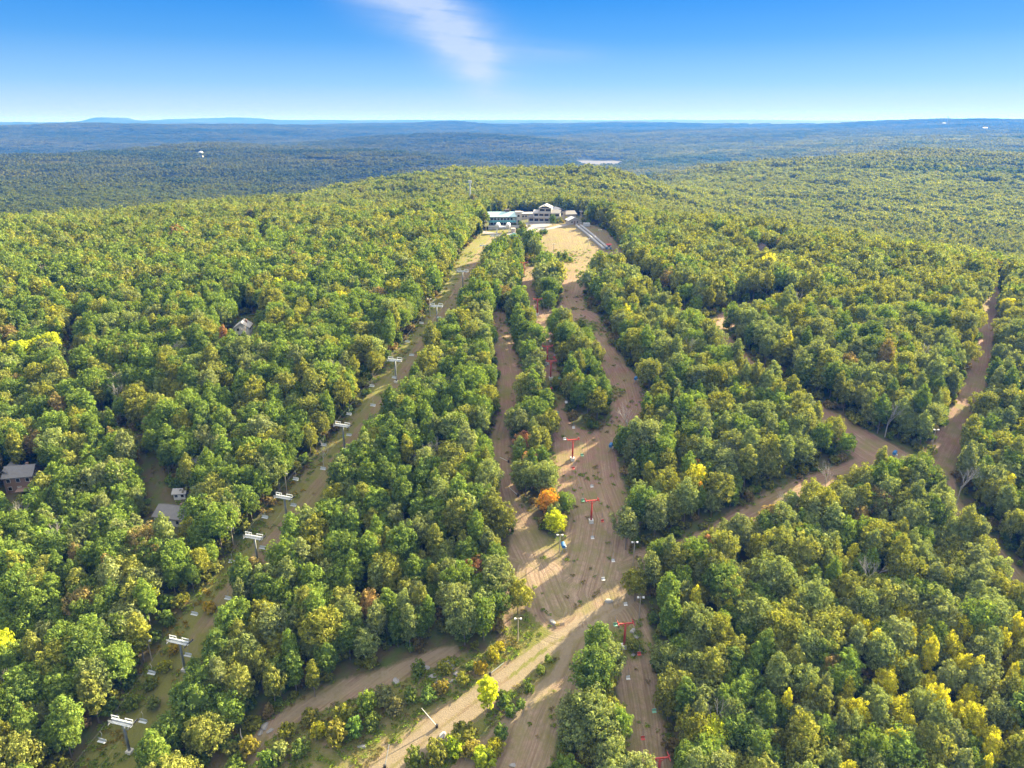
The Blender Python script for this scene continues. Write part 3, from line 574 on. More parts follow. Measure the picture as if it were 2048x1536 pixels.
# landmarks that the labels refer to (pixel of the thing in the photograph)
LM = [('the lowest grey lift tower', 244, 1440), ('the second grey tower', 358, 1279), ('the third grey tower', 508, 1071), ('the fourth grey tower', 568, 991),
      ('the left lamp pole', 300, 1300), ('the lowest red lift tower', 1320, 1515), ('the crossing red tower', 1251, 1260), ('the roadside lime tree', 975, 1385),
      ('the leaning white pole', 858, 1435), ('the orange tree at the island tip', 1100, 1000), ('the dirt track crossing', 1150, 1240), ('the white fallen trunk', 735, 1382),
      ('the lone crossing tree', 1255, 1060), ('the long grey roofed house', 338, 1020), ('the brown two storey house', 45, 955), ('the bottom tree island', 1180, 1420),
      ('the dead grey tree', 1440, 1480), ('the lime tree at the lower right', 1425, 1480), ('the golden right tree', 1388, 1210), ('the dark lower right gap', 1720, 1360),
      ('the right end of the dirt trail', 1420, 1090), ('the shaded right edge trail', 1990, 1130), ('the bottom left corner', 20, 1520), ('the bottom right corner', 2030, 1520),
      ('the peach coloured tree', 741, 1205), ('the fork of the right trails', 1850, 950), ('the lower left clearing', 600, 1400), ('the dirt path in the clearing', 800, 1330),
      ('the left edge of the photo', 5, 1250), ('the brown left gap', 165, 1170), ('the yellow saplings at right', 1990, 1370), ('the lower bare slope', 1040, 1180),
      ('the low edge of the right woods', 1700, 1525), ('the middle right stand', 1640, 1150), ('the central stand middle', 760, 1090)]
ORD = ['nearest', 'second', 'third', 'fourth', 'fifth', 'sixth', 'seventh', 'eighth', 'ninth', 'tenth', 'eleventh', 'twelfth', 'thirteenth', 'fourteenth', 'fifteenth']
def lm_key(px, v):
    b = min(LM, key=lambda q: math.hypot(q[1] - px, q[2] - v)); dx, dy = px - b[1], v - b[2]; a = math.degrees(math.atan2(-dy, dx)) % 360
    d8 = ['right of', 'above and right of', 'above', 'above and left of', 'left of', 'below and left of', 'below', 'below and right of'][int((a + 22.5) // 45) % 8]
    return b[0], d8, math.hypot(dx, dy)
def label_all(items):
    """items: (object, adjective, noun, px, v); ranks look-alikes by distance from their landmark"""
    g = {}
    for o, adj, noun, px, v in items:
        b, d8, dist = lm_key(px, v); g.setdefault((adj, noun, d8, b), []).append((dist, o))
    for (adj, noun, d8, b), L in g.items():
        L.sort(key=lambda q: q[0])
        for j, (_, o) in enumerate(L):
            t_ = ('%s %s %s %s' % (adj, noun, d8, b)) if len(L) == 1 else ('%s %s %s, %s %s' % (ORD[min(j, 14)], adj, noun, d8, b))
            if len(t_.split()) > 16: t_ = t_.replace('mid sized ', 'middling ').replace('broadleaf tree', 'tree')
            o['label'] = t_
items = []
def plant(P, name, cat, group, loc, s, sz_, rz, col):
    o = thing(name, None, cat, loc, rz, group); o.scale = (s, s, sz_)
    c = link(bpy.data.objects.new('crown', P.crown)); c.parent = o; c['tint'] = [float(q) for q in col]
    t = link(bpy.data.objects.new('trunk', P.trunk)); t.parent = o; return o
taken = np.zeros(n, bool)
for i in chosen:
    P = NEARP[pi[i] if pi[i] < 8 else i % 8]; nm = TN[ti[i]]; taken[i] = True
    bs = nm in ('yellow', 'orange', 'lime')
    o = plant(P, 'autumn_tree' if bs else 'broadleaf_tree', 'tree', 'bright yellow and orange trees scattered in the woods' if bs else 'broadleaf trees of the nearest woods', (x[i], y[i], z[i]), sc[i], sz[i], rot[i], tcol[i])
    size = 'small' if sc[i] < 0.7 else ('large' if sc[i] > 0.9 else 'mid sized')
    items.append((o, size + ' ' + nm, 'tree' if bs else 'broadleaf tree', PX[i], PV[i]))
taken[bare_pick] = True; bare_at = [(float(x[i]), float(y[i]), float(z[i]), float(sc[i]), float(PX[i]), float(PV[i])) for i in bare_pick]
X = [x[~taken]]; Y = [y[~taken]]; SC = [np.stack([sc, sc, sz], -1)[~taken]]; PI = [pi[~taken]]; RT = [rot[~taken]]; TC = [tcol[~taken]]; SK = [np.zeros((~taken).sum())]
# understorey saplings along the edges of the open ground
ux, uy = scatter(-420, 420, 75, 560, 3.2); od = open_dist(ux, uy); k = (od < -0.2) & ((od > -6) | (np.hypot(ux, uy) < 330)) & infan(ux, uy) & (rng.uniform(size=len(ux)) < 0.7); ux, uy = ux[k], uy[k]
for cx, cy, cr in CLR: k = np.hypot(ux - cx, uy - cy) > cr; ux, uy = ux[k], uy[k]
m = len(ux); s = rng.uniform(0.6, 1.5, m); X.append(ux); Y.append(uy); SC.append(np.stack([s, s, s * rng.uniform(.8, 1.3, m)], -1)); PI.append(np.array([p.i for p in SHRUBP])[rng.integers(0, 3, m)]); RT.append(rng.uniform(0, 6.28, m)); SK.append(np.zeros(m))
TC.append(np.array([TINT[t] for t in ('green', 'olive', 'deep green', 'yellow green', 'bronze')])[rng.integers(0, 5, m)] * rng.uniform(.7, 1.1, m)[:, None])
# distant wooded patches
for d0, d1, sp in ((1400, 6800, 66),):
    a, b = scatter(-5600, 5600, 1000, 6800, sp, 0.12); dd = np.hypot(a, b); k = (dd > d0) & (dd < d1) & (np.abs(a) < b * 0.88 + 40)
    an = np.arctan2(a, b); k &= ~((np.abs(an - 0.119) < 0.036) & (dd > 2560) & (dd < 3010)); k &= ~((np.abs(a - at(403, 312).x) < 40) & (np.abs(b - at(403, 312).y) < 40))
    a, b = a[k], b[k]; m = len(a); X.append(a); Y.append(b); SC.append(np.repeat(rng.uniform(0.95, 1.12, m)[:, None], 3, 1)); PI.append(np.array([p.i for p in PATCHP])[rng.integers(0, 3, m)]); RT.append(rng.integers(0, 4, m) * 1.5708 + rng.uniform(-.1, .1, m)); SK.append(np.ones(m))
    q = np.clip(0.5 + 0.5 * noise2(a, b, 700, 5) + rng.normal(0, .15, m), 0, 1)[:, None]; TC.append((1 - q) * np.array([0.028, 0.052, 0.020]) + q * np.array([0.13, 0.13, 0.03]))
_rt = np.clip((a / b + 0.02) / 0.25, 0, 1) * np.clip((5200 - np.hypot(a, b)) / 2000, 0, 1); TC[-1] = TC[-1] * (1 + 1.0 * _rt)[:, None]
def gn_scatter(name, X, Y, Z, SC, PI, RT, TC, SL=None):
    me = bpy.data.meshes.new(name); me.vertices.add(len(X)); me.vertices.foreach_set('co', np.stack([X, Y, Z], -1).astype(np.float32).ravel())
    me.attributes.new('size', 'FLOAT_VECTOR', 'POINT').data.foreach_set('vector', SC.astype(np.float32).ravel())
    rv = np.zeros((len(X), 3), np.float32); rv[:, 2] = RT
    me.attributes.new('turn', 'FLOAT_VECTOR', 'POINT').data.foreach_set('vector', rv.ravel())
    me.attributes.new('which', 'INT', 'POINT').data.foreach_set('value', PI.astype(np.int32))
    tt = np.ones((len(X), 4), np.float32); tt[:, :3] = TC
    me.attributes.new('tint', 'FLOAT_COLOR', 'POINT').data.foreach_set('color', tt.ravel())
    o = link(bpy.data.objects.new(name, me)); g = bpy.data.node_groups.new(name, 'GeometryNodeTree')
    g.interface.new_socket('Geometry', in_out='INPUT', socket_type='NodeSocketGeometry'); g.interface.new_socket('Geometry', in_out='OUTPUT', socket_type='NodeSocketGeometry')
    N = g.nodes; L = g.links; gi = N.new('NodeGroupInput'); go = N.new('NodeGroupOutput'); ip = N.new('GeometryNodeInstanceOnPoints'); ci = N.new('GeometryNodeCollectionInfo')
    ci.inputs['Collection'].default_value = PC; ci.inputs['Separate Children'].default_value = True; ci.inputs['Reset Children'].default_value = True
    def na(nm, ty): q = N.new('GeometryNodeInputNamedAttribute'); q.data_type = ty; q.inputs[0].default_value = nm; return q.outputs[0]
    L.new(gi.outputs[0], ip.inputs['Points']); L.new(ci.outputs[0], ip.inputs['Instance']); ip.inputs['Pick Instance'].default_value = True
    L.new(na('which', 'INT'), ip.inputs['Instance Index']); L.new(na('size', 'FLOAT_VECTOR'), ip.inputs['Scale'])
    er = N.new('FunctionNodeEulerToRotation'); L.new(na('turn', 'FLOAT_VECTOR'), er.inputs[0]); L.new(er.outputs[0], ip.inputs['Rotation']); L.new(ip.outputs[0], go.inputs[0])
    o.modifiers.new('scatter', 'NODES').node_group = g; return o
X, Y = np.concatenate(X), np.concatenate(Y)
print('instances', len(X), 'named', len(chosen), 'open/z', zc.min())
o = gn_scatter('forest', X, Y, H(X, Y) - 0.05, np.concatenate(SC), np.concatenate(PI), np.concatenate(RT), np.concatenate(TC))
tag(o, 'dense mixed green woods covering the hills to the horizon', 'forest', kind='stuff')
# low brush and weeds on the open ground
bx, by = scatter(-160, 110, 95, 430, 1.35); od = open_dist(bx, by); pc = poly_dist(bx, by, CLEAR); eL, uL, sL = seg_dist(bx, by, LIFT); tr = np.maximum(seg_dist(bx, by, ROAD)[0], np.maximum(seg_dist(bx, by, TRK2)[0], seg_dist(bx, by, PATH)[0]))
pr = np.where((pc > 0) & (tr < -0.8), 0.75 + 0.5 * noise2(bx, by, 12, 2), 0) + np.where((eL > -1) & (np.abs(uL) > 3.0), np.clip(0.75 - (by - 110) / 200, .04, .65) , 0) + np.where((eL > -1) & (by < 122), 0.4, 0)
pr += np.where((od > -2) & (od < 0.8), 0.35, 0) + np.where(od > 0.5, np.clip(0.05 + 0.16 * noise2(bx, by, 28, 13), 0.015, 0.2), 0)
for q in ((1125,517,8,.9),(1160,657,8,1.1),(1105,775,6,.9),(1220,785,4,.7),(1255,1290,5,.9),(1060,1345,5,.6),(1010,1400,4,.6),(1090,488,5,.9),(1240,855,3,.5),(1195,850,4,.7)):
    p = at(q[0], q[1]); pr += q[3] * np.exp(-((bx - p.x) ** 2 + (by - p.y) ** 2) / q[2] ** 2)
k = (rng.uniform(size=len(bx)) < pr) & (tr < -0.5); bx, by = bx[k], by[k]; m = len(bx); s = rng.uniform(.5, 1.3, m)
gold = np.array([0.30, 0.23, 0.035]); grn = np.array([0.19, 0.27, 0.035]); brn = np.array([0.24, 0.20, 0.075]); q = noise2(bx, by, 16, 9) + rng.normal(0, .35, m); eL = seg_dist(bx, by, LIFT)[0] > -3
tcb = np.where((q > .25)[:, None], np.where(eL[:, None], gold, brn), grn) * rng.uniform(.7, 1.3, m)[:, None]
o = gn_scatter('undergrowth', bx, by, H(bx, by) - .03, np.stack([s, s, s * .8], -1), np.array([p.i for p in TUFTP])[rng.integers(0, 3, m)], rng.uniform(0, 6.28, m), tcb)
tag(o, 'low weeds and goldenrod along the slopes and in the clearing', 'undergrowth', kind='stuff')
print('brush', m)
# ------------------------------------------------------------------ single trees with a look of their own
HBY = {'sap': SAPP[0]}
for px, v, kd, tn, rs, hs_, lab in SPECIAL:
    P = SAPP[0] if kd == 'sap' else NEARP[kd]; p = at(px, v, P.top * hs_ * 0.6); col = np.array(TINT[tn])
    o = plant(P, 'autumn_tree' if tn in ('orange', 'lime', 'yellow', 'orange_pale', 'rust') else 'broadleaf_tree', 'tree', None, p, rs, hs_, rnd.uniform(0, 6.28), col); o['label'] = lab
for j, (px, v, s_) in enumerate(CONIFERS):
    p = at(px, v, 8); o = plant(PINEP[j % 2], 'conifer_tree', 'conifer', 'dark conifers', p, s_, s_, rnd.uniform(0, 6.28), np.array((0.045, 0.085, 0.045)) if v < 600 else np.array((0.13, 0.19, 0.06)))
    o['label'] = ['tall dark conifer just left of the teal roofed lodge', 'tall dark conifer behind the left corner of the teal roofed lodge', 'dark conifer standing behind the teal roofed lodge', 'slim dark conifer behind the chimney of the teal roofed lodge',
                  'short dark conifer left of the lift terminal below the lodge', 'small dark conifer behind the beige tower of the lodge', 'pale green pine on the left edge of the photo', 'pale green pine just inside the left edge of the photo'][j]
def bare_mesh(seed):
    rr = random.Random(seed); m = MB()
    def grow(p, d, l, r, k):
        q = p + d * l * .5 + Vector((rr.uniform(-.1, .1), rr.uniform(-.1, .1), .05)) * l; e = q + (d + Vector((rr.uniform(-.2, .2), rr.uniform(-.2, .2), .15))).normalized() * l * .5
        m.tube([p, q, e], [r, r * .8, r * .6], 5 if k > 1 else 4, False)
        if k:
            for _ in range(3 if k > 1 else 4): grow(e if rr.random() < .6 else q, (d + Vector((rr.uniform(-1, 1), rr.uniform(-1, 1), rr.uniform(-.1, .6))) * .75).normalized(), l * rr.uniform(.55, .8), r * .55, k - 1)
    m.tube([(0, 0, -.4), (0, 0, .3), (.1, 0, 5.5)], [.26, .18, .13], 6, False); p = Vector((.1, 0, 5.4))
    for _ in range(4): grow(p + Vector((0, 0, rr.uniform(-1.6, .1))), Vector((rr.uniform(-.7, .7), rr.uniform(-.7, .7), 1)).normalized(), rr.uniform(2.6, 3.6), .09, 3)
    return m
BM = []
BLAB = ['bare pale tree in the lower right woods with its trunk showing', 'bare grey tree at the tip beside the red soil slope', 'bare grey tree in the middle of the upper right stand', 'bare grey tree in the central woods right of its thinner neighbour',
  'thin bare tree in the upper central woods', 'bare grey tree in the upper left woods', 'bare grey tree by the fork of the right trails', 'bare tree high in the left woods', 'bare tree behind the curved shaded trail', 'bare tree beside the shaded right junction',
  'small bare tree on the upper mown slope edge', 'bare trunked tree right of the shaded right trail', 'bare tree right of the grey lift line', 'bare tree by the right edge of the lift line', 'small bare tree in the large right woods']
for j, (px, v, s_) in enumerate(BARE):
    m = bare_mesh(300 + j % 5); p = at(px, v, 8 * s_); o = thing('bare_tree', BLAB[j], 'bare tree', p, rnd.uniform(0, 6.28), 'leafless trees in the woods'); o.scale = (s_, s_, s_ * 1.05)
    m.build('branches', PALEBARK, o)
bmsh = [bare_mesh(340 + j).build('branches', PALEBARK) for j in range(4)]
bml = [o.data for o in bmsh]; [bpy.data.objects.remove(o) for o in bmsh]
for j, (bx0, by0, bz0, bs0, bpx, bpv) in enumerate(bare_at):
    o = thing('bare_tree', None, 'bare tree', (bx0, by0, bz0), rnd.uniform(0, 6.28), 'leafless trees in the woods'); o.scale = (bs0 + .1, bs0 + .1, rnd.uniform(.95, 1.15))
    b_ = link(bpy.data.objects.new('branches', bml[j % 4])); b_.parent = o; items.append((o, 'thin grey', 'bare tree', bpx, bpv))
# shrubs
SHR = [(770,1395,1.5,'pale green'),(790,1420,1.3,'pale green'),(640,1465,1.2,'lime2'),(690,1440,1.6,'yellow green'),(672,1480,1.5,'yellow green'),(710,1465,1.3,'green'),(735,1420,1.4,'yellow green'),(745,1450,1.2,'green'),(600,1500,1.3,'green'),(560,1510,1.2,'pale green'),(535,1530,1.3,'green'),
  (838,1345,1.2,'green'),(890,1340,1.2,'yellow green'),(855,1390,1.3,'green'),(880,1378,1.1,'yellow green'),(820,1400,1.0,'green'),(940,1335,.8,'green'),(925,1470,1.6,'yellow green'),(905,1500,1.4,'lime2'),(940,1500,1.4,'yellow green'),(990,1500,1.3,'lime2'),(965,1525,1.5,'lime2'),(1000,1470,1.1,'green'),
  (870,1520,1.5,'yellow green'),(830,1530,1.3,'green'),(1040,1410,.8,'green'),(1060,1380,.7,'green'),(1080,1345,.7,'green'),(1095,1320,.6,'green'),(1020,1430,.8,'green'),(620,1440,1.1,'yellow green'),(575,1465,1.1,'yellow green'),(500,1500,1.2,'yellow green'),(470,1530,1.3,'green'),
  (1265,1290,1.0,'yellow green'),(1275,1300,.8,'green'),(1130,515,1.1,'green'),(1118,512,.9,'green'),(1140,520,.8,'green'),(1162,652,1.1,'green'),(1150,660,.8,'green'),(1172,660,.8,'green'),(1090,465,1.2,'deep green'),(1082,468,.9,'green'),(1075,468,.8,'yellow green'),(1200,510,.9,'green'),
  (1110,775,1.0,'green'),(1103,800,1.0,'green'),(1845,925,1.2,'yellow green'),(1835,955,1.2,'yellow green'),(1860,905,1.0,'yellow green'),(420,1215,1.1,'yellow2'),(350,1300,.9,'yellow2'),(330,1335,1.0,'yellow2'),(300,1370,1.0,'green'),(260,1410,1.2,'green'),(305,1410,1.0,'green'),(985,1318,1.0,'yellow2'),(960,1340,1.0,'yellow2'),(1000,1295,.9,'yellow2'),(925,1365,.9,'yellow green')]
TINT['lime2'] = (0.36, 0.42, 0.03); TINT['yellow2'] = (0.40, 0.33, 0.03); SNM = {'lime2': 'lime', 'yellow2': 'golden'}
LM2 = [('the roadside lime tree', 975, 1385), ('the leaning white pole', 858, 1435), ('the white fallen trunk', 735, 1382), ('the lowest red lift towers', 1251, 1270), ('the upper weedy patch in the field', 1125, 517), ('the weedy patch on the mown slope', 1160, 655),
  ('the mound hut', 1087, 462), ('the fork of the right trails', 1850, 930), ('the second grey tower', 358, 1279), ('the lowest grey lift tower', 244, 1440), ('the bottom edge of the clearing', 560, 1530), ('the dirt track crossing', 1100, 1300), ('the rocks in the clearing', 900, 1340), ('the bottom edge between the tracks', 960, 1530), ('the two middle red towers', 1100, 770)]
its = []
shp = [np_mesh('shrub', *(lambda a: (a[0], a[1]))(crown_arrays(400 + q, 1.6, 2.6 + .4 * q, -.1, 26, 34, .19)), [LEAF]) for q in range(4)]
for px, v, s_, tn in SHR:
    o = link(bpy.data.objects.new('shrub', shp[rnd.randrange(4)])); o.location = at(px, v, 1.2 * s_); o.scale = (s_, s_, s_ * rnd.uniform(.8, 1.4)); o.rotation_euler = (0, 0, rnd.uniform(0, 6.28))
    o['tint'] = [q * rnd.uniform(.85, 1.15) for q in TINT[tn]]; o['category'] = 'shrub'; o['group'] = 'shrubs on the open ground'; its.append((o, ('large ' if s_ > 1.25 else 'small ' if s_ < 1 else '') + SNM.get(tn, tn), 'shrub', px, v))
_L = LM; LM = LM2; label_all(its); LM = _L
label_all(items)
# rocks
def rock_mesh(seed):
    import bmesh
    bm = bmesh.new(); bmesh.ops.create_icosphere(bm, subdivisions=2, radius=1); rr = random.Random(seed)
    ks = [(Vector((rr.gauss(0, 1), rr.gauss(0, 1), rr.gauss(0, 1))).normalized(), rr.uniform(.45, .8)) for _ in range(9)]
    for w in bm.verts:
        for nrm, dd in ks:
            e = w.co.dot(nrm) - dd
            if e > 0: w.co -= nrm * e
        w.co.z *= .62
    me = bpy.data.meshes.new('boulder'); bm.to_mesh(me); bm.free(); me.materials.append(ROCKM); return me
RK = [rock_mesh(k) for k in range(5)]
RL = [(893,1325,1.3,'pale boulder at the upper end of the rock pile'),(905,1335,1.0,'second boulder down the rock pile'),(912,1348,.9,'right hand boulder of the rock pile'),(850,1335,1.1,'lone pale boulder by the shaded path'),(866,1352,1.0,'grey boulder left of the rock pile'),(876,1362,1.2,'flat grey boulder below the rock pile'),
  (905,1362,.8,'small boulder below right of the rock pile'),(530,1453,1.2,'largest pale rock of the heap at the clearing corner'),(522,1465,.9,'lower rock of the heap at the clearing corner'),(540,1462,.8,'right hand rock of the heap at the clearing corner'),(793,1362,1.1,'half buried rock on the shaded path'),(885,1472,1.2,'dark boulder beside the snow lance foot'),
  (900,1500,1.5,'wide grey boulder in the gully'),(890,1490,1.0,'small grey boulder in the gully'),(724,1492,1.0,'grey slab on the left verge of the dirt road'),(1025,1530,.8,'pale rock on the bottom slope'),(1105,1245,1.1,'pale slab on the slope above the crossing'),(1218,1203,1.2,'pale slab on the track at the crossing'),(1265,1262,.9,'rock heap stone beside the crossing red tower'),(1272,1272,1.0,'second stone of the heap beside the crossing tower'),(1266,1310,.8,'pale slab below the crossing red tower'),(1220,1278,.5,'small stone under the crossing')]
for j, (px, v, s_, lab) in enumerate(RL):
    o = link(bpy.data.objects.new('boulder', RK[j % 5])); o.location = at(px, v); o.scale = (s_ * 1.2, s_, s_ * .7); o.rotation_euler = (0, 0, rnd.uniform(0, 6)); tag(o, lab, 'rock', 'boulders in the clearing and on the slopes')
# ------------------------------------------------------------------ lifts
def lift_line(pts, hgt):   # pts: (px, v) of the cross arm; returns ground points and headings
    P = [at(px, v, hgt) for px, v in pts]; Hd = []
    for i in range(len(P)):
        a, b = P[max(0, i - 1)], P[min(len(P) - 1, i + 1)]; Hd.append(math.atan2(b.y - a.y, b.x - a.x) - math.pi / 2)
    return P, Hd
def grey_tower():
    t = thing('lift_tower', None, 'lift tower', (0, 0, 0), 0, 'grey chairlift towers along the left lift line')
    MB().tube([(0, 0, .3), (0, 0, 5), (0, 0, 9.3)], [.34, .30, .26], 12).build('pole', STEEL, t, True)
    MB().box((0, 0, .1), (1.5, 1.5, .9)).build('footing', CONC, t)
    m = MB().box((0, 0, 9.45), (6.2, .42, .42)); m.box((0, 0, 9.2), (1.0, .5, .25)); m.build('crossarm', GALV, t)
    m = MB().box((0, -.62, 9.15), (6.6, .72, .06))
    for k in range(12): m.box((-3.2 + k * .58, -.62, 9.11), (.05, .8, .08))
    m.box((0, -1.0, 9.5), (6.6, .05, .05)); m.box((0, -1.0, 9.85), (6.6, .05, .05))
    for k in range(7): m.box((-3.25 + k * 1.083, -1.0, 9.5), (.05, .05, .72))
    m.build('catwalk', GALV, t)
    for sd in (-1, 1):
        f = MB(); f.box((sd * 2.05, .1, 10.35), (2.3, .2, .2))
        for q in (1.0, 3.1): f.box((sd * q, .1, 9.95), (.14, .14, .72))
        f.build('lifting_frame', GALV, t)
        g = MB(); g.box((sd * 2.85, 0, 9.1), (.16, 3.4, .22)); g.box((sd * 2.85, 0, 9.3), (.3, .5, .4)); sh = g.build('sheave_assembly', STEEL, t)
        w = MB()
        for k in range(6): y = -1.5 + .6 * k; w.tube([(sd * 3.0 - .07, y, 9.12), (sd * 3.0 + .07, y, 9.12)], .24, 12)
        w.build('sheave', BLACK, sh)
    l = MB()
    for sd in (-.2, .2): l.tube([(sd, -.45, 1), (sd, -.45, 9.3)], .025, 4)
    for k in range(26): l.tube([(-.2, -.45, 1.2 + k * .31), (.2, -.45, 1.2 + k * .31)], .02, 4)
    l.build('ladder', STEEL, t)
    return t
GP = [(244,1440),(358,1279),(508,1071),(568,991),(685,848),(790,718),(873,610),(925,541),(970,490),(990,471)]
GT, GHd = lift_line(GP, 9.4); g0 = grey_tower()
GL = ['lowest grey lift tower, at the bottom left corner', 'second grey lift tower from below, beside golden weeds', 'third grey lift tower from below, the lower of a close pair', 'fourth grey lift tower from below, the upper of a close pair', 'fifth grey lift tower from below', 'sixth grey lift tower from below, before the line bends into shade',
      'seventh grey lift tower from below, beside a thin lamp pole', 'eighth grey lift tower from below, on bare brown ground', 'ninth grey lift tower from below, next to last before the top station', 'topmost grey lift tower just below the white terminal']
for i, (p, h_) in enumerate(zip(GT, GHd)):
    o = g0 if i == 0 else copy_tree(g0); o.location = p; o.rotation_euler = (0, 0, h_); o['label'] = GL[i]; o.scale = (.9, .9, .96)
def red_tower():
    t = thing('red_lift_tower', None, 'lift tower', (0, 0, 0), 0, 'red chairlift towers along the mown slope')
    MB().tube([(0, 0, .8), (0, 0, 7.4)], [.30, .22], 12).build('pole', REDP, t, True)
    MB().box((0, 0, .3), (1.3, 1.3, 1.3)).build('footing', WHITE, t)
    m = MB().box((0, 0, 7.5), (4.2, .3, .28))
    for sd in (-1, 1): m.tube([(0, 0, 6.3), (sd * 1.3, 0, 7.4)], .09, 6)
    m.build('crossarm', REDP, t)
    for sd in (-1, 1):
        g = MB(); g.box((sd * 1.95, 0, 7.75), (.14, 2.4, .2)); g.box((sd * 1.95, 0, 7.95), (.5, .12, .3)); sh = g.build('sheave_assembly', REDP, t)
        w = MB()
        for k in range(4): y = -1.0 + .66 * k; w.tube([(sd * 2.08 - .06, y, 7.8), (sd * 2.08 + .06, y, 7.8)], .2, 10)
        w.build('sheave', BLACK, sh)
    l = MB()
    for k in range(20): l.tube([(-.18, -.4, 1.1 + k * .31), (.18, -.4, 1.1 + k * .31)], .02, 4)
    for sd in (-.18, .18): l.tube([(sd, -.4, 1), (sd, -.4, 7.3)], .025, 4)
    l.build('ladder', REDP, t); return t
RP = [(1320,1516),(1251,1247),(1184,1001),(1146,879),(1102,722),(1095,692),(1075,598),(1048,525),(1034,498)]
RT_, RHd = lift_line(RP, 7.6); r0 = red_tower()
RLb = ['lowest red lift tower, cut by the bottom edge', 'red lift tower beside the dirt track crossing', 'red lift tower in the middle of the broad mown slope', 'red lift tower just below the long tree island', 'lower red lift tower of the close pair on the upper slope', 'upper red lift tower of the close pair on the upper slope', 'red lift tower left of the small round tree island', 'red lift tower among the trees below the red station', 'topmost red lift tower just under the red station']
for i, (p, h_) in enumerate(zip(RT_, RHd)):
    o = r0 if i == 0 else copy_tree(r0); o.location = p; o.rotation_euler = (0, 0, h_); o['label'] = RLb[i]
def rope(P, Hd, off, hg, name, lab, top):
    m = MB(); seq = []
    for sd in (-1, 1):
        pts = []
        Q = [Vector((p.x + sd * off * math.cos(h_), p.y + sd * off * math.sin(h_), p.z + hg)) for p, h_ in zip(P, Hd)]
        d = (Q[0] - Q[1]).normalized(); Q = [Q[0] + d * 60 + Vector((0, 0, 8))] + Q
        for a, b in zip(Q[:-1], Q[1:]):
            L_ = (b - a).length
            for k in range(10): t = k / 10; q = a.lerp(b, t); q.z -= L_ * L_ * 0.00022 * 4 * t * (1 - t) * 1.2; pts.append(q)
        pts.append(Q[-1]); m.tube(pts, .018, 4); seq.append(pts)
    o = m.build(name, BLACK); tag(o, lab, 'cable'); return seq
gseq = rope(GT, GHd, 3.0, 9.38, 'haul_rope', 'steel haul rope strung over the grey lift towers', None)
rseq = rope(RT_, RHd, 2.08, 8.02, 'haul_rope', 'steel haul rope strung over the red lift towers', None)
def chair(w, seatm):
    t = thing('lift_chair', None, 'chairlift chair', (0, 0, 0), 0)
    MB().tube([(0, 0, 0), (0, .25, -.9), (0, .1, -1.9), (0, 0, -2.0)], .04, 6).build('hanger', STEEL, t)
    fr = MB()
    for sd in (-1, 1): fr.tube([(0, 0, -2.0), (sd * w / 2, 0, -2.1), (sd * w / 2, .1, -2.75), (sd * w / 2, -.5, -2.85)], .035, 5)
    fr.build('frame', STEEL, t)
    MB().box((0, -.25, -2.82), (w, .5, .07)).build('seat', seatm, t); MB().box((0, .12, -2.5), (w, .06, .5)).build('backrest', seatm, t); return t
cg = chair(2.0, GALV); cg['group'] = 'chairs hanging from the grey lift line'
used = 0; CI = []
def along(pts, dist):
    for a, b in zip(pts[:-1], pts[1:]):
        l = (b - a).length
        if dist <= l: return a.lerp(b, dist / l), math.atan2(b.y - a.y, b.x - a.x) - math.pi / 2
        dist -= l
    return None, 0
ci = []
for sd in (0, 1):
    for k in range(14):
        p, h_ = along(gseq[sd], 38 + 17 * k + 6 * sd)
        if p is None: continue
        q = proj(p)
        if q[1] > 1560 or q[1] < 600: continue
        o = cg if not ci else copy_tree(cg); ci.append(o); o.location = p; o.rotation_euler = (0, 0, h_)
        o['label'] = '%s grey chair from the bottom, %s rope of the grey lift' % (ORD[k] if k else 'first', 'left' if sd == 0 else 'right')
o = None; cols = [(GREENP, 'green'), (WHITE, 'white'), (REDP, 'red')]; cr_ = [chair(0.95, c) for c, _ in cols]; usedc = [0, 0, 0]
for sd in (0, 1):
    cnt = {}
    for k in range(13):
        p, h_ = along(rseq[sd], 50 + 14.5 * k + 6 * sd)
        if p is None: continue
        q = proj(p)
        if q[1] > 1560 or q[1] < 640: continue
        ix = (k * 2 + sd) % 3 if k % 4 else 1
        o = cr_[ix] if not usedc[ix] else copy_tree(cr_[ix]); usedc[ix] += 1; o.location = p; o.rotation_euler = (0, 0, h_); o['group'] = 'small coloured chairs on the red lift line'
        cnt[ix] = cnt.get(ix, 0) + 1
        o['label'] = '%s %s chair from the bottom on the %s rope of the red lift' % (['first'] [0] if cnt[ix] == 1 else ORD[min(cnt[ix] - 1, 14)], cols[ix][1], 'left' if sd == 0 else 'right')
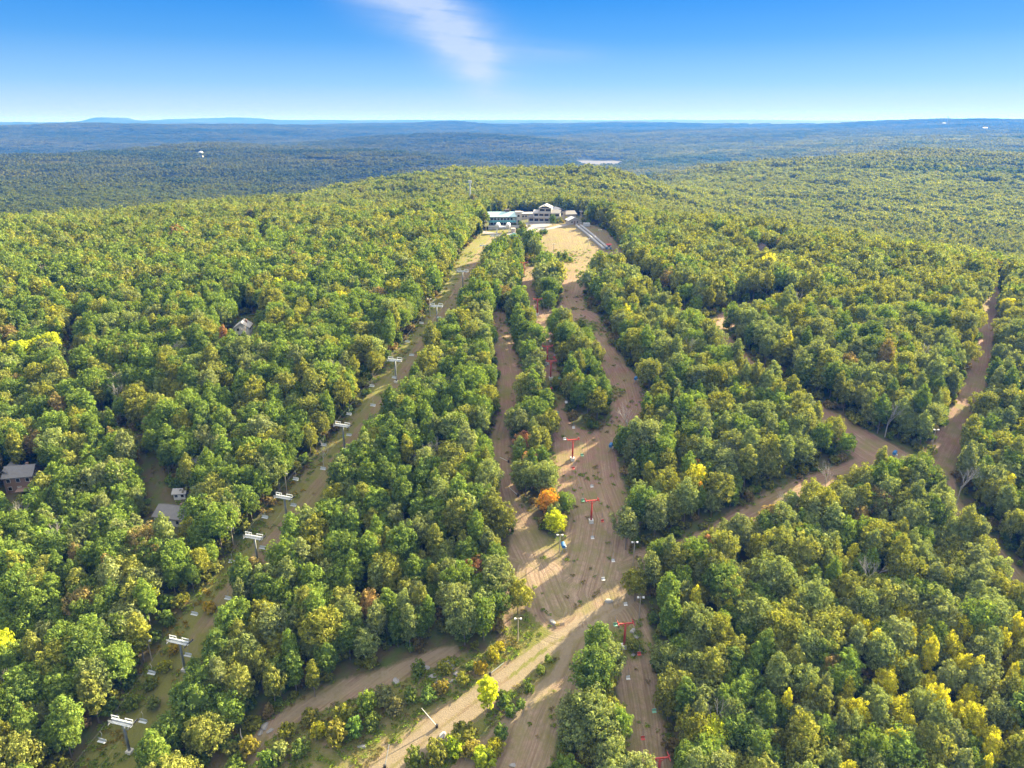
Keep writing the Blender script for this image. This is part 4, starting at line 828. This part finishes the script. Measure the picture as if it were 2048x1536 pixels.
# ------------------------------------------------------------------ poles, snow guns, logs
def lamp_pole(px, v, hgt, lab, heads=2, px_top=None):
    p = at(px, v); t = thing('lamp_pole', lab, 'lamp pole', p, 0, 'wooden lamp poles beside the slopes'); MB().tube([(0, 0, -.2), (0, 0, hgt)], [.16, .11], 8).build('pole', WOODP, t)
    MB().box((0, 0, hgt - .2), (1.7, .1, .1)).build('crossbar', STEEL, t)
    for sd in ([-1, 1] if heads == 2 else [1]): MB().box((sd * .7, -.25, hgt - .05), (.5, .45, .35), Matrix.Rotation(0, 4, 'X')).build('floodlight', WHITE, t)
for a in ((304,1322,6.5,'lamp pole in golden weeds beside the second grey lift tower'),(574,986,7,'lamp pole directly above the fourth grey lift tower'),(467,1090,6,'lamp pole left of the third grey lift tower'),(1036,1281,7,'lamp pole at the lower right corner of the central woods'),(1278,1238,7,'slim lamp pole at the left edge of the large right woods'),
          (1119,1105,6,'lamp pole at the tip of the narrow tree island'),(1266,1132,8,'pole beside the lone crossing tree'),(1862,902,8,'lamp pole at the tip of the stand by the fork of trails'),(860,632,8,'lamp pole left of the seventh grey lift tower'),(972,466,8,'lamp pole left of the white lift terminal'),(1107,512,7,'lamp pole in the middle of the dry field'),
          (1176,497,6,'lamp pole on the right of the dry field'),(1256,535,7,'lamp pole at the lower right corner of the dry field'),(1199,482,7,'lamp pole right of the conveyor tunnels'),(1160,443,8,'lamp pole by the small gabled building'),(1163,443,8,'second lamp pole by the small gabled building'),(922,468,9,'lamp pole in the trees left of the lodge'),(1187,1262,.1,'')):
    if a[2] > 1: lamp_pole(*a)
def lance(bx_, bv, tx, tv, h_, lab):
    a = at(bx_, bv); b = at(tx, tv, h_); b.z += h_; d = b - a; t = thing('snow_lance', lab, 'snow gun', a, 0, 'leaning white snow lances')
    MB().tube([(0, 0, .3), d * .5 + Vector((0, 0, .15)), d], [.10, .085, .06], 8).build('lance', WHITE, t)
    m = MB().box((0, 0, .35), (.6, .5, .9)); m.tube([(0, 0, 0), (-.7, .5, -.05)], .05, 5); m.tube([(0, 0, 0), (.7, .4, -.05)], .05, 5); m.build('base', BLACK, t)
for a in ((874,1455,843,1417,5,'leaning white snow lance crossing the left verge of the dirt road'),(770,1536,778,1490,5,'steep white snow lance at the bottom edge left of the dirt road'),(980,1350,1008,1326,1.2,'white pole lying below the corner of the central woods'),(1036,993,1018,975,2,'white pole leaning over the left mown run, lower one'),
          (1043,770,1034,750,2,'white pole on the dark soil of the left mown run'),(1017,925,1000,915,2,'white pole leaning over the left mown run, upper one'),(1180,718,1165,706,1,'pale pole lying on the upper mown slope')): lance(*a)
def fan_gun(px, v, lab, s_=1.0):
    p = at(px, v); t = thing('snow_cannon', lab, 'snow cannon', p, rnd.uniform(-1, 1), 'fan snow cannons beside the runs'); m = MB()
    for k in range(3): m.tube([(0, 0, 1.2), (math.cos(k * 2.1) * 1.0, math.sin(k * 2.1) * 1.0, 0)], .05, 5)
    m.build('tripod', STEEL, t); MB().tube([(0, -.7, 1.7), (0, -.1, 1.75), (0, .7, 1.85)], [.42, .5, .46], 12).build('barrel', BLUEP, t); MB().box((.55, 0, 1.2), (.3, .5, .5)).build('control_box', WHITE, t)
    t.scale = (s_ * 1.3,) * 3
for a in ((1316,1122,'blue snow cannon in the mouth of the right trail'),(1787,918,'blue snow cannon on the wide shaded junction of the right trails'),(1271,768,'blue snow cannon at the right edge of the red soil slope'),(1348,607,'blue snow cannon on the shaded run below the field'),(1221,903,'snow cannon beside the right woods on the mown slope'),(1126,1104,'snow cannon at the tip of the narrow tree island')): fan_gun(*a)
p = at(735,1385,.6); t = thing('fallen_tree', 'white forked trunk fallen in the brown clearing', 'log', p, 0)
MB().tube([(-1.6, .3, .3), (-.9, -.5, .55), (.6, -.6, .5), (2.0, .3, .7)], [.10, .24, .22, .10], 7).build('log', WHITE if False else PALEBARK, t)
MB().tube([(-.9, -.5, .5), (-.6, .9, 1.3)], [.14, .05], 6).build('branch', PALEBARK, t)
p = at(492,1498); t = thing('dead_trunk', 'curved white dead trunk standing at the clearing corner', 'dead tree', p, 0)
MB().tube([(0, 0, -.2), (-.3, .1, 1.8), (-.8, .3, 3.6), (-.75, .5, 5.4)], [.20, .17, .12, .04], 8).build('trunk', PALEBARK, t)
# ------------------------------------------------------------------ buildings
def windows(t, wall, spec, mat=GLASS, frame=WHITE, axis='y'):
    """spec: (x, z, w, h) on the plane y = y0 facing -y (or x = x0 facing +x)"""
    for (a, z_, w_, h__, pl) in spec:
        if axis == 'y':
            f = MB().box((a, pl - .03, z_), (w_ + .2, .06, h__ + .2)).build('window', frame, t); MB().box((a, pl - .075, z_), (w_, .03, h__)).build('pane', mat, f)
        else:
            f = MB().box((pl + .03, a, z_), (.06, w_ + .2, h__ + .2)).build('window', frame, t); MB().box((pl + .075, a, z_), (.03, w_, h__)).build('pane', mat, f)
def gable(x0, x1, y0, y1, z0, rise, th=.22, over=.5, along_='x'):
    """roof slab over a box; ridge runs along the given axis"""
    m = MB()
    if along_ == 'x':
        c = (y0 + y1) / 2; hw = (y1 - y0) / 2 + over; k = rise / (hw - over)
        pr = [(-hw, -k * over), (0, rise), (hw, -k * over), (hw, -k * over + th), (0, rise + th * 1.2), (-hw, -k * over + th)]
        b = len(m.v); n = 6; m.v += [Vector((x0 - over, c + a, z0 + z_)) for a, z_ in pr] + [Vector((x1 + over, c + a, z0 + z_)) for a, z_ in pr]
    else:
        c = (x0 + x1) / 2; hw = (x1 - x0) / 2 + over; k = rise / (hw - over)
        pr = [(-hw, -k * over), (0, rise), (hw, -k * over), (hw, -k * over + th), (0, rise + th * 1.2), (-hw, -k * over + th)]
        b = len(m.v); n = 6; m.v += [Vector((c + a, y0 - over, z0 + z_)) for a, z_ in pr] + [Vector((c + a, y1 + over, z0 + z_)) for a, z_ in pr]
    for a, q in ((0, 1), (1, 2), (2, 3), (3, 4), (4, 5), (5, 0)): m.f.append((b + a, b + 6 + a, b + 6 + q, b + q))
    m.f += [(b, b + 1, b + 4, b + 5), (b + 1, b + 2, b + 3, b + 4), (b + 6, b + 11, b + 10, b + 7), (b + 7, b + 10, b + 9, b + 8)]
    return m
def house_body(x0, x1, y0, y1, h_, rise, along_='x'):
    m = MB()
    if along_ == 'x':
        c = (y0 + y1) / 2; pr = [(y0, -1.5), (y1, -1.5), (y1, h_), (c, h_ + rise), (y0, h_)]; m.v += [Vector((x0, a, z_)) for a, z_ in pr] + [Vector((x1, a, z_)) for a, z_ in pr]
    else:
        c = (x0 + x1) / 2; pr = [(x0, -1.5), (x1, -1.5), (x1, h_), (c, h_ + rise), (x0, h_)]; m.v += [Vector((a, y0, z_)) for a, z_ in pr] + [Vector((a, y1, z_)) for a, z_ in pr]
    m.f += [(4, 3, 2, 1, 0), (5, 6, 7, 8, 9)] + [(i, (i + 1) % 5, 5 + (i + 1) % 5, 5 + i) for i in range(5)]; return m
# teal roofed lodge
p = at(1008,455); t = thing('ski_lodge', 'white lodge with pale teal roof and a beige stair tower below the mast', 'lodge', p, R(4)); t.scale = (1.2,) * 3
house_body(-8.5, 6.5, 0, 9, 6.4, 1.9).build('wall', STUC, t); rf = gable(-8.5, 6.5, 0, 9, 6.4, 1.9, over=.9).build('roof', TEALR, t); MB().box((2.2, 5.2, 8.6), (2.6, 2.2, 2.4)).build('chimney', SHINGB, rf)
MB().box((8.6, 3.5, 3.6), (3.6, 5, 10.2)).build('stair_tower', STUC, t)
m = MB().box((-1, -1.2, 3.3), (16.2, 2.4, .25)); m.box((-1, -2.35, 3.9), (16.2, .08, .95)); m.build('balcony', TEAL, t)
m = MB().box((0, -3.2, .9), (19, 4.0, .25)); m.box((0, -5.15, 1.45), (19, .08, .9)); m.box((0, -3.2, -.2), (18.6, 3.6, 2)); m.build('deck', SIDEG, t)
MB().box((-1, -.1, 6.2), (15.4, .3, .45)).build('fascia', TEAL, t)
windows(t, None, [(-7 + 1.9 * k, 4.9, 1.2, 1.2, 0) for k in range(7)] + [(-7 + 1.9 * k, 2.2, 1.3, 1.2, 0) for k in range(7)]); windows(t, None, [(8.6, 6.4, 1.2, 1.2, 1.0), (8.6, 3.4, 1.2, 1.2, 1.0)])
# condominium
p = at(1088,446); t = thing('condominium', 'three storey white condominium with rows of dark arched balconies', 'apartment building', p, R(-8)); t.scale = (1.2,) * 3
Wd = 19.0; st_ = [(0, 3.1, -9.5, 9.5), (3.1, 6.0, -6.5, 9.5), (6.0, 8.9, -3.0, 4.2)]
for z0, z1, x0, x1 in st_:
    m = MB().box(((x0 + x1) / 2, 5.6, (z0 + z1) / 2), (x1 - x0, 8.8, z1 - z0)); m.box(((x0 + x1) / 2, .45, z0 + .12 if z0 else -.6), (x1 - x0, 1.6, .24 if z0 else 1.4)); m.box(((x0 + x1) / 2, .45, z1 - .2), (x1 - x0, 1.6, .38)); m.build('storey', STUC, t)
    nb = max(2, int(round((x1 - x0) / 3.1))); w_ = (x1 - x0) / nb
    m = MB()
    for k in range(nb + 1): m.box((x0 + k * w_, .40, (z0 + z1) / 2), (.55, 1.5, z1 - z0 - .05))
    m.build('pier', STUC, t)
    for k in range(nb):
        MB().box((x0 + (k + .5) * w_, 1.05, (z0 + z1) / 2), (w_ - .6, .1, z1 - z0 - .7)).build('balcony_opening', GLASS, t); MB().box((x0 + (k + .5) * w_, -.34, z0 + .72), (w_ - .56, .06, .8)).build('railing', SIDEG, t)
gable(-3.0, 4.2, 0, 10, 8.95, 1.6, along_='y').build('roof', LROOF, t); gable(4.25, 9.5, 0.5, 10, 6.05, 1.3, along_='x').build('roof', SHING, t); gable(-9.5, -6.4, 0, 10, 3.15, 1.0, along_='x').build('roof', SHING, t); gable(-6.5, -3.05, 0.5, 10, 6.05, 1.1, along_='x').build('roof', LROOF, t)
# wing to the right
p = at(1130,443); t = thing('hotel_wing', 'cream block with stepped grey hip roofs right of the condominium', 'building', p, R(18)); t.scale = (1.2,) * 3
MB().box((-3, 5, 2.6), (7, 9, 7.4)).build('wall', STUC, t); MB().box((4, 4, 1.6), (7, 8, 5.4)).build('wall', STUC, t); gable(-6.5, .5, .5, 9.5, 6.3, 1.8, along_='y').build('roof', LROOF, t); gable(.55, 7.5, 0, 8, 4.3, 1.6, along_='x').build('roof', SHING, t)
MB().box((-7.2, .8, 3), (2.2, 2.4, 8.4)).build('stair_tower', STUC, t); windows(t, None, [(-4.5, 4.6, 1, 1.1, .5), (-2, 4.6, 1, 1.1, .5), (-4.5, 1.8, 1, 1.1, .5), (2.5, 2.2, 1.2, 1.1, 0), (5.5, 2.2, 1.2, 1.1, 0)])
p = at(1052,438); t = thing('flat_roofed_hall', 'long low white hall with pale roof left of the condominium', 'building', p, R(12)); t.scale = (1.2,) * 3
MB().box((0, 3, 1.2), (10.5, 6, 4.4)).build('wall', STUC, t); MB().box((0, 3, 3.55), (11.2, 6.8, .3)).build('roof', WHITE, t); windows(t, None, [(-4 + 2 * k, 1.8, 1.2, 1.1, 0) for k in range(5)]); MB().box((-2, 3, 4.2), (1.6, 1.6, 1.0)).build('roof_vent', SIDEG, t)
p = at(1149,449); t = thing('gabled_shed', 'small gabled building with white roof at the end of the drive', 'building', p, R(14)); t.scale = (1.2,) * 3
house_body(-3.6, 3.6, 0, 6, 2.4, 1.5, 'y').build('wall', STUC, t); gable(-3.6, 3.6, 0, 6, 2.4, 1.5, along_='y').build('roof', WHITE, t); windows(t, None, [(-1.6, 1.4, .9, .9, 0), (1.7, 1.4, .9, .9, 0)]); MB().box((0, -.04, 1), (1, .08, 2)).build('door', SIDEB, t)
p = at(1173,453); t = thing('storage_container', 'white storage container at the head of the conveyor tunnels', 'container', p, R(2))
b_ = MB().box((0, 0, 1.3), (4.6, 2.3, 2.2)).build('box', WHITE, t); m = MB()
for k in range(11): m.box((-2.1 + .42 * k, -1.18, 1.3), (.1, .06, 2.0))
m.build('rib', SIDEG, t); MB().box((0, 0, .12), (4.4, 2.1, .2)).build('skid', STEEL, t)
# quad lift terminal
p = at(1006,466); t = thing('lift_terminal', 'white lift terminal with two rounded hoods below the lodge', 'lift station', p, R(-2)); t.scale = (1.2,) * 3
for sd in (-1, 1):
    m = MB().tube([(sd * 2.9, -2.5, 4.0), (sd * 2.9, -1.8, 4.3), (sd * 2.9, 2.5, 4.3), (sd * 2.9, 3.2, 4.0)], [.7, 1.25, 1.25, .7], 14); m.build('hood', WHITE, t, True)
m = MB().box((0, 0, 3.4), (8, 4, .35)); m.box((0, 2.3, 3.0), (7, .35, .6)); m.build('frame', WHITE, t)
for sx_ in (-3.4, 0, 3.4):
    for sy in (-1.6, 1.6): MB().box((sx_, sy, 1.3), (.4, .4, 4.0)).build('post', WHITE, t)
MB().tube([(0, -.5, 2.9), (0, -.5, 3.15)], 2.2, 20).build('bullwheel', STEEL, t); MB().box((5.6, 1.5, 1.1), (2.6, 2.6, 2.8)).build('operator_hut', STUC, t)
# red station
p = at(1028,484); t = thing('octagonal_station', 'red octagonal lift station with green and white tent roof', 'lift station', p, 0); t.scale = (1.2,) * 3; m = MB()
b0 = 0
MB().tube([(0, 0, -.5), (0, 0, 3.2)], 2.3, 8).build('wall', REDP, t); MB().tube([(0, 0, 3.2), (0, 0, 3.5), (0, 0, 4.9)], [3.3, 3.0, .25], 8).build('roof', GREENP, t); MB().tube([(0, 0, 4.86), (0, 0, 5.3)], [.55, .1], 8).build('finial', WHITE, t)
for k in range(8): a = k * .7854 + .3927; MB().box((2.15 * math.cos(a), 2.15 * math.sin(a), 1.9), (.08, 1.0, 1.0), None).build('pane', GLASS, t) if abs(math.sin(a)) < .5 else MB().box((2.15 * math.cos(a), 2.15 * math.sin(a), 1.9), (1.0, .08, 1.0)).build('pane', GLASS, t)
# conveyor tunnels
for off, lab in ((-1.5, 'left pale conveyor tunnel running down the dry field'), (1.5, 'right pale conveyor tunnel running down the dry field')):
    a, b = at(1157,452), at(1213,499); d = (b - a); nrm = Vector((-d.y, d.x, 0)).normalized(); a = a - nrm * off; b = b - nrm * off; nseg = 26; t = thing('conveyor_tunnel', lab, 'tunnel', a, 0, 'covered conveyor lifts on the field')
    pts = []
    for k in range(nseg + 1): q = a.lerp(b, k / nseg); q.z = float(H(q.x, q.y)) + .35; pts.append(q - a)
    MB().tube(pts, .85, 14).build('cover', LROOF, t, True); ar = Vector((d.x, d.y, 0)).normalized() * .09; m = MB()
    for q in pts[1:-1]: m.tube([q - ar, q + ar], .90, 14)
    m.build('hoop', STEEL, t)
p = at(1217,498); t = thing('ticket_booth', 'small red and white booth with blue base at the foot of the tunnels', 'booth', p, R(10))
MB().box((0, 0, .5), (3, 2, 1.4)).build('base', BLUEP, t); MB().box((0, 0, 1.9), (2.8, 1.8, 1.4)).build('wall', WHITE, t); gable(-1.4, 1.4, -.9, .9, 2.6, .6, th=.1, over=.25).build('roof', REDP, t); MB().box((0, -.93, 1.9), (1.2, .05, .8)).build('window', GLASS, t)
p = at(1087,466); t = thing('mound_hut', 'small white hut on the brushy mound in the field', 'hut', p, R(-12))
MB().box((0, 0, 1.1), (3.4, 2.6, 2.6)).build('wall', WHITE, t); gable(-1.7, 1.7, -1.3, 1.3, 2.4, .7, th=.1, over=.3).build('roof', LROOF, t); MB().box((-.6, -1.33, .9), (.8, .06, 1.8)).build('door', SIDEB, t); MB().box((.8, -1.33, 1.4), (.8, .06, .7)).build('window', GLASS, t)
# houses in the woods
def house(px, v, w_, d_, h_, rise, rz, wallm, roofm, lab, ax='x', chim=True, floors=1, name='house', side=True):
    p = at(px, v); t = thing(name, lab, 'house', p, R(rz)); house_body(-w_/2, w_/2, 0, d_, h_, rise, ax).build('wall', wallm, t); rf = gable(-w_/2, w_/2, 0, d_, h_, rise, along_=ax, over=.45).build('roof', roofm, t)
    if chim: MB().box((w_ * .22, d_ * .62, h_ + rise * .8), (.8, .8, 2.0)).build('chimney', SIDEB, rf)
    nw = max(2, int(w_ / 2.6))
    for f in range(floors): windows(t, None, [(-w_/2 + (k + .5) * w_ / nw, 1.5 + 2.7 * f, 1.0, 1.15, 0) for k in range(nw)])
    if side: windows(t, None, [(d_ * q, 1.5 + 2.7 * f, 1.0, 1.3, w_/2) for f in range(floors) for q in (.28, .5, .72)], axis='x')
    MB().box((0, -.05, .95), (1.0, .1, 2.0)).build('door', WHITE, t); return t
t = house(42,984,8.2,7.0,5.4,2.2,12,SIDEB,SHING,'brown two storey house with grey roof and tall gable windows at the left edge',floors=2)
m = gable(-6.0, -2.2, 1.2, 7.5, 5.7, 1.7, along_='y', over=.35); m.build('dormer_roof', SHING, t); MB().box((2.2, -1.6, 1.6), (5, 3.0, .2)).build('deck', SIDEB, t); windows(t, None, [(3.5, 6.1, .8, .9, 4.1)], axis='x')
house(338,1052,9.5,7.0,2.8,2.0,-12,SIDEG,LROOF if False else SHING,'long grey roofed house half hidden by trees in the lower left woods')
house(360,1000,3.5,3.0,2.2,.8,5,WHITE,LROOF,'small pale shed behind the long grey roofed house',chim=False,name='shed',side=False)
house(402,942,4.0,4.0,2.8,1.4,20,SIDEG,SHING,'small blue grey roof peeking out left of the lift line woods',chim=False)
house(486,678,6.0,6.5,5.0,2.0,8,SIDEG,LROOF,'pale grey two storey house in the upper left woods',floors=2,ax='y')
house(1528,516,7.5,8.0,4.6,2.9,22,STUC,SHINGB,'gabled cream house with brown roof in the upper right woods',ax='y',floors=2)
house(1432,525,5.5,4.0,2.6,1.0,0,SIDEG,LROOF,'low grey roof among the upper right trees',chim=False)
house(1500,528,4.0,4.0,2.4,1.0,0,SIDEG,SHING,'small garage left of the gabled cream house',chim=False,name='garage')
house(866,446,9,7,4.2,1.8,10,STUC,LROOF,'cream house with pale roof in the trees left of the lodge')
house(890,438,7,6,4.2,1.8,-10,SIDEG,SHING,'grey house behind the cream one left of the lodge')
house(722,455,7,6,3.5,1.5,15,SIDEB,LROOF,'brown house with pale roof far left of the lodge')
house(1226,455,6,4,2.8,1.0,0,SIDEB,LROOF,'low brown cabin at the right edge of the field',chim=False)
# radio mast, distant landmarks
p = at(941,424); t = thing('cell_tower', 'tall grey monopole mast with antenna head rising behind the lodge', 'mast', p, 0)
MB().tube([(0, 0, -.5), (0, 0, 28)], [.85, .5], 10).build('pole', GALV, t); m = MB()
for k in range(12): a = k * math.pi / 6; m.box((1.5 * math.cos(a), 1.5 * math.sin(a), 27), (.35, .35, 2.2))
m.build('antenna', GALV, t); m = MB()
for z_ in (26.4, 27.6): m.tube([(1.3 * math.cos(k * .524), 1.3 * math.sin(k * .524), z_) for k in range(13)], .07, 5)
m.build('ring_frame', GALV, t); MB().tube([(0, 0, 28), (0, 0, 30)], .05, 5).build('whip', STEEL, t); MB().tube([(.6, 0, 22), (1.0, 0, 22)], .6, 12).build('dish', WHITE, t)
import bmesh
p = at(403,317); t = thing('water_tank', 'white domed water tank on the wooded hill to the left', 'water tank', p, 0); bm = bmesh.new(); bmesh.ops.create_uvsphere(bm, u_segments=24, v_segments=12, radius=1); me = bpy.data.meshes.new('tank'); bm.to_mesh(me); bm.free(); me.materials.append(WHITE)
me.polygons.foreach_set('use_smooth', [True] * len(me.polygons)); o = link(bpy.data.objects.new('dome', me)); o.parent = t; dd_ = p.xy.length; rr_ = 4.0 * dd_ / 1420; o.scale = (rr_, rr_, rr_ * .7); o.location.z = rr_ * .9 + 9; MB().tube([(0, 0, -1), (0, 0, rr_ * .9 + 9)], rr_ * .98, 20).build('wall', WHITE, t)
p = at(1893,252); L_ = p.xy.length; t = thing('radio_mast', 'thin lattice radio mast on the far right horizon', 'mast', p, 0); hh_ = 15 * L_ / 1500
m = MB()
for k in range(3): a = k * 2.094; m.tube([(2 * math.cos(a), 2 * math.sin(a), 0), (.8 * math.cos(a), .8 * math.sin(a), hh_)], 1.1, 4)
m.build('lattice', STEEL, t); MB().box((0, 0, hh_), (5, 5, 4)).build('antenna', STEEL, t)
for px, v, w_, lab in ((1970,263,7,'white far building on the right horizon'),(1888,252,5,'white far building at the foot of the radio mast')):
    p = at(px, v); L_ = p.xy.length; w_ = w_ * L_ / 1420; t = thing('far_building', lab, 'building', p, 0); house_body(-w_/2, w_/2, 0, w_ * .6, w_ * .35 + 10, w_ * .1).build('wall', WHITE, t); gable(-w_/2, w_/2, 0, w_ * .6, w_ * .35 + 10, w_ * .1, th=.6).build('roof', WHITE, t)
# ------------------------------------------------------------------ air
hm = NT('air'); pv = hm.n('ShaderNodeVolumePrincipled'); pv.inputs['Color'].default_value = (0.020, 0.15, 0.64, 1); pv.inputs['Absorption Color'].default_value = (0.90, 0.66, 0.0, 1); pv.inputs['Density'].default_value = 1.4e-4; pv.inputs['Anisotropy'].default_value = 0.15
hm.l(pv.outputs[0], hm.out.inputs['Volume'])
hz = MB().box((0, 9000, 50), (42000, 19500, 290)).build('haze', hm.m); tag(hz, kind='stuff')
